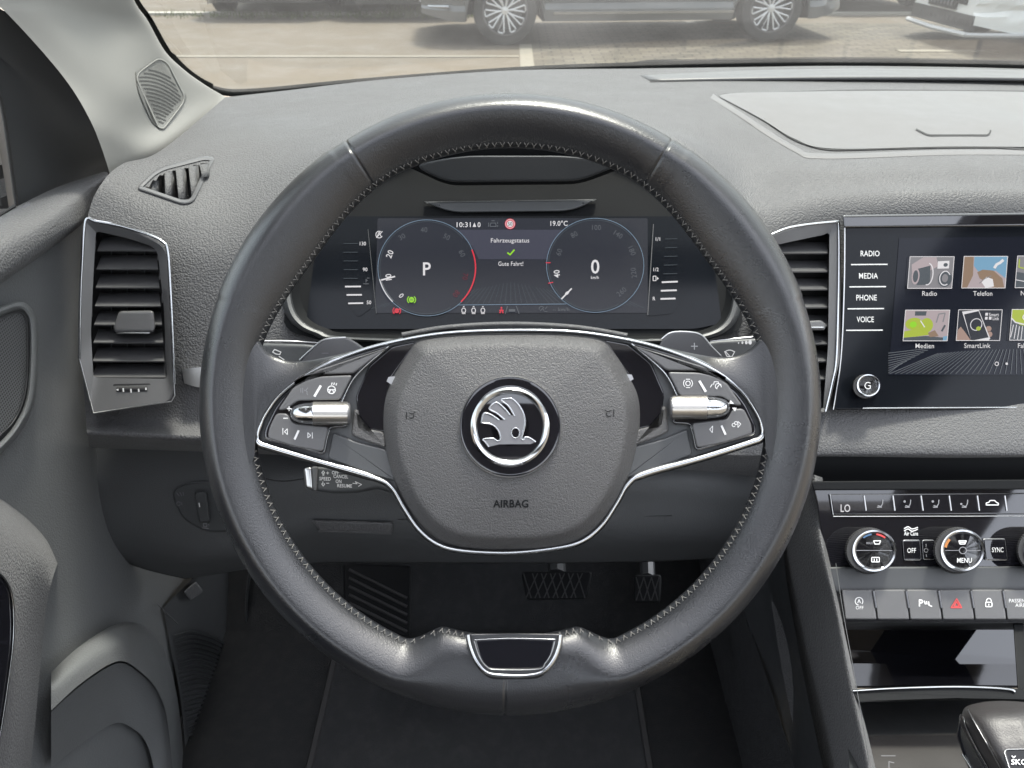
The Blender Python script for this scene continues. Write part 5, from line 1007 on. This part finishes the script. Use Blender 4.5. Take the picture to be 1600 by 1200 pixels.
for k in range(32):
    v = 992+k*7.4
    strip(mb, cr([(272+k*1.1, v+2), (300+k*1, v-5), (330+k*.8, v+2), (352+k*.6, v+14), (374+k*.4, v+26)], 4), PX(-.424+k*.0002), 3.6, .0022, .0015, n=4)
obj('ribs', mb, M['black'], kt, recalc=False)
E('bonnet_release', rnd([(286, 925), (306, 908), (318, 924), (298, 938)], 4), PX(-.425), 0, .01, M['dash'], kt, bev=3)
S('trim_seam', [(246, 944), (278, 975)], PX(-.418), 2, .001, M['grey'], kt)
S('sill_edge', cr([(392, 880), (385, 960), (400, 1050), (418, 1150)], 5), PX(-.40), 4, .004, M['black'], kt)
# ---- windscreen pillar
ap = thing('windscreen_pillar', 'pale grey fabric-covered windscreen pillar with slotted tweeter cover', 'pillar', W(200, 200, .9))
AP = [
 [(-420, -560, .42), (-300, -560, .45), (-140, -560, .50), (-20, -560, .55), (-10, -560, .57)],
 [(-230, -260, .50), (-110, -260, .54), (0, -260, .60), (110, -260, .66), (122, -260, .68)],
 [(-45, -30, .62), (40, -30, .66), (110, -30, .72), (188, -30, .80), (196, -30, .83)],
 [(8, 18, .64), (75, 25, .68), (140, 30, .755), (222, 38, .86), (232, 34, .90)],
 [(70, 85, .67), (125, 90, .71), (185, 95, .79), (248, 85, .90), (258, 80, .94)],
 [(112, 138, .69), (160, 145, .735), (215, 142, .82), (280, 116, .96), (289, 110, .99)],
 [(142, 190, .70), (180, 200, .75), (235, 195, .85), (310, 140, 1.01), (318, 131, 1.04)],
 [(160, 235, .72), (195, 240, .77), (255, 222, .86), (335, 155, 1.05), (342, 146, 1.08)],
 [(173, 276, .74), (200, 262, .78), (262, 238, .87), (345, 162, 1.06), (352, 152, 1.09)]]
mb, s3 = sheet_mb(AP, 8, 6); obj('pillar_trim', mb, M['pillar'], ap, recalc=False, ang=60); AS = Surf(s3)
tw_ = band([(212, 112), (216, 140), (228, 170), (238, 190), (249, 201)], [(250, 90), (268, 112), (281, 135), (290, 155), (258, 200)], 10, AS, .0025, 'tweeter_cover', mat('tweeter_plastic', (.14, .14, .132), .6), ap, .003)
S('cover_edge', rnd([(211, 118, 14), (248, 91, 12), (262, 98, 10), (291, 155, 12), (256, 201, 8), (248, 199, 8)], 8), AS, 2.4, .0015, M['pillar'], tw_, h=.003, closed=True)
mb = MB(); OP = [(214, 120), (248, 96), (258, 100), (285, 154), (254, 196), (249, 194)]
for k in range(18):
    c = []
    for j in range(22):
        t = j/21; u = 206+t*80; v = 108+k*5.9+ 3-t*22+ 40*t*t*1.2
        if inside(u, v, OP): c.append((u, v))
    if len(c) > 1: ink(mb, [c], AS, 2.0, .0032)
obj('slots', mb, mat('slot_shadow', (.05, .05, .048), .7), tw_, smooth=False, recalc=False)
# ---- windscreen
ws = thing('windscreen', 'slightly dusty curved windscreen with black printed border and wiper', 'windscreen', W(800, 60, 1.2))
WB = cr([(60, -560, .62), (122, -260, .70), (196, -30, .86), (232, 34, .93), (262, 86, .98), (298, 122, 1.04), (342, 143, 1.10), (400, 145, 1.13), (560, 130, 1.16), (800, 112, 1.19), (1000, 104, 1.21), (1250, 99, 1.225), (1500, 101, 1.24), (1750, 108, 1.25), (2100, 128, 1.27)], 6)
def wtop(u, v, d):
    return Vector(((u-800)/F*d*.93, .34, CAMH+.2))
rowsG = []
for k in range(9):
    t = k/8; row = []
    for q in WB:
        a = W(*q); b = Vector((max(-.52, min(1.15, a.x*1.1)), .42, CAMH+.17)); row.append(a.lerp(b, t)+Vector((0, .05*sin(pi*t), .03*sin(pi*t))))
    rowsG.append(row)
obj('glass', MB().grid(rowsG), M['windscreen'], ws, recalc=False)
rb = []
for k in range(3):
    row = []
    for i, q in enumerate(WB):
        a = W(q[0]+(7 if q[0] < 330 and q[1] < 140 else 0)*k/2, q[1]+(4 if q[1] > 90 else 0)-(11 if q[1] > 90 else 3)*k/2, q[2]-.004); row.append(a)
    rb.append(row)
obj('printed_border', MB().grid(rb), mat('frit_black', (.008, .009, .009), .8, spec=.15), ws, recalc=False, solid=.002)
mb, _ = sheet_mb([[(975, 101, 1.235), (1010, 94, 1.26), (1100, 92, 1.27), (1300, 89, 1.28), (1500, 92, 1.29), (1750, 98, 1.3)], [(980, 106, 1.23), (1010, 104, 1.235), (1100, 102, 1.24), (1300, 101, 1.25), (1500, 103, 1.26), (1750, 110, 1.27)]], 6, 3)
obj('wiper_cowl', mb, mat('cowl_rubber', (.006, .0065, .007), .9, spec=.1), ws, recalc=False, solid=.01)
# ---- roof frame round the cabin (above and behind the camera; it shades the cabin and is mirrored in the chrome)
rf = thing('unseen_roof_frame', 'unseen roof frame, its openings and crossbar shaped for cabin light and reflections', 'roof', (.3, -.4, 1.55))
mb = MB(); zt = CAMH+.19
box(mb, -.6, 1.2, .40, .46, zt, zt+.03); box(mb, -.6, -.34, -1.6, .40, zt, zt+.03); box(mb, .95, 1.2, -1.6, .40, zt, zt+.03); box(mb, -.34, .95, -1.75, -1.6, zt, zt+.03); box(mb, -.34, .95, -.75, -.2, zt+.001, zt+.029)  # last box: crossbar added to darken what the emblem mirrors
obj('lining', mb, mat('roof_fabric', (.1, .1, .1), .9), rf, smooth=False)
# ---- driver seat added behind the camera as a dark reflection for gloss parts and screens
ds = thing('driver_seat', 'black driver seat out of view, added for its dark reflection in gloss and screens', 'seat', (0, -.5, .5))
def pad(name, x0, x1, y0, y1, z0, z1, lean=0):
    rows = []
    for k in range(9):
        t = k/8; w = (sin(pi*min(1, max(0, .12+.76*t)))**.35); z = z0+(z1-z0)*t; row = []
        for i in range(24):
            a = 2*pi*i/24; ex_ = lambda c: (abs(c)**.5)*(1 if c > 0 else -1)
            row.append(Vector(((x0+x1)/2+(x1-x0)/2*w*ex_(cos(a)), (y0+y1)/2+(y1-y0)/2*w*ex_(sin(a))-lean*t, z)))
        rows.append(row)
    mb = MB().grid(rows, cu=True); mb.f.append(tuple(range(24))); mb.f.append(tuple(len(mb.v)-24+i for i in range(24)))
    return obj(name, mb, M['carpet'], ds)
pad('backrest', -.23, .23, -.52, -.36, .62, 1.12, .14); pad('headrest', -.12, .12, -.66, -.56, 1.14, 1.3, .03); pad('seat_cushion', -.26, .26, -.5, -.02, .58, .74)
for ob in bpy.data.objects:
    if '_local' in ob: del ob['_local']
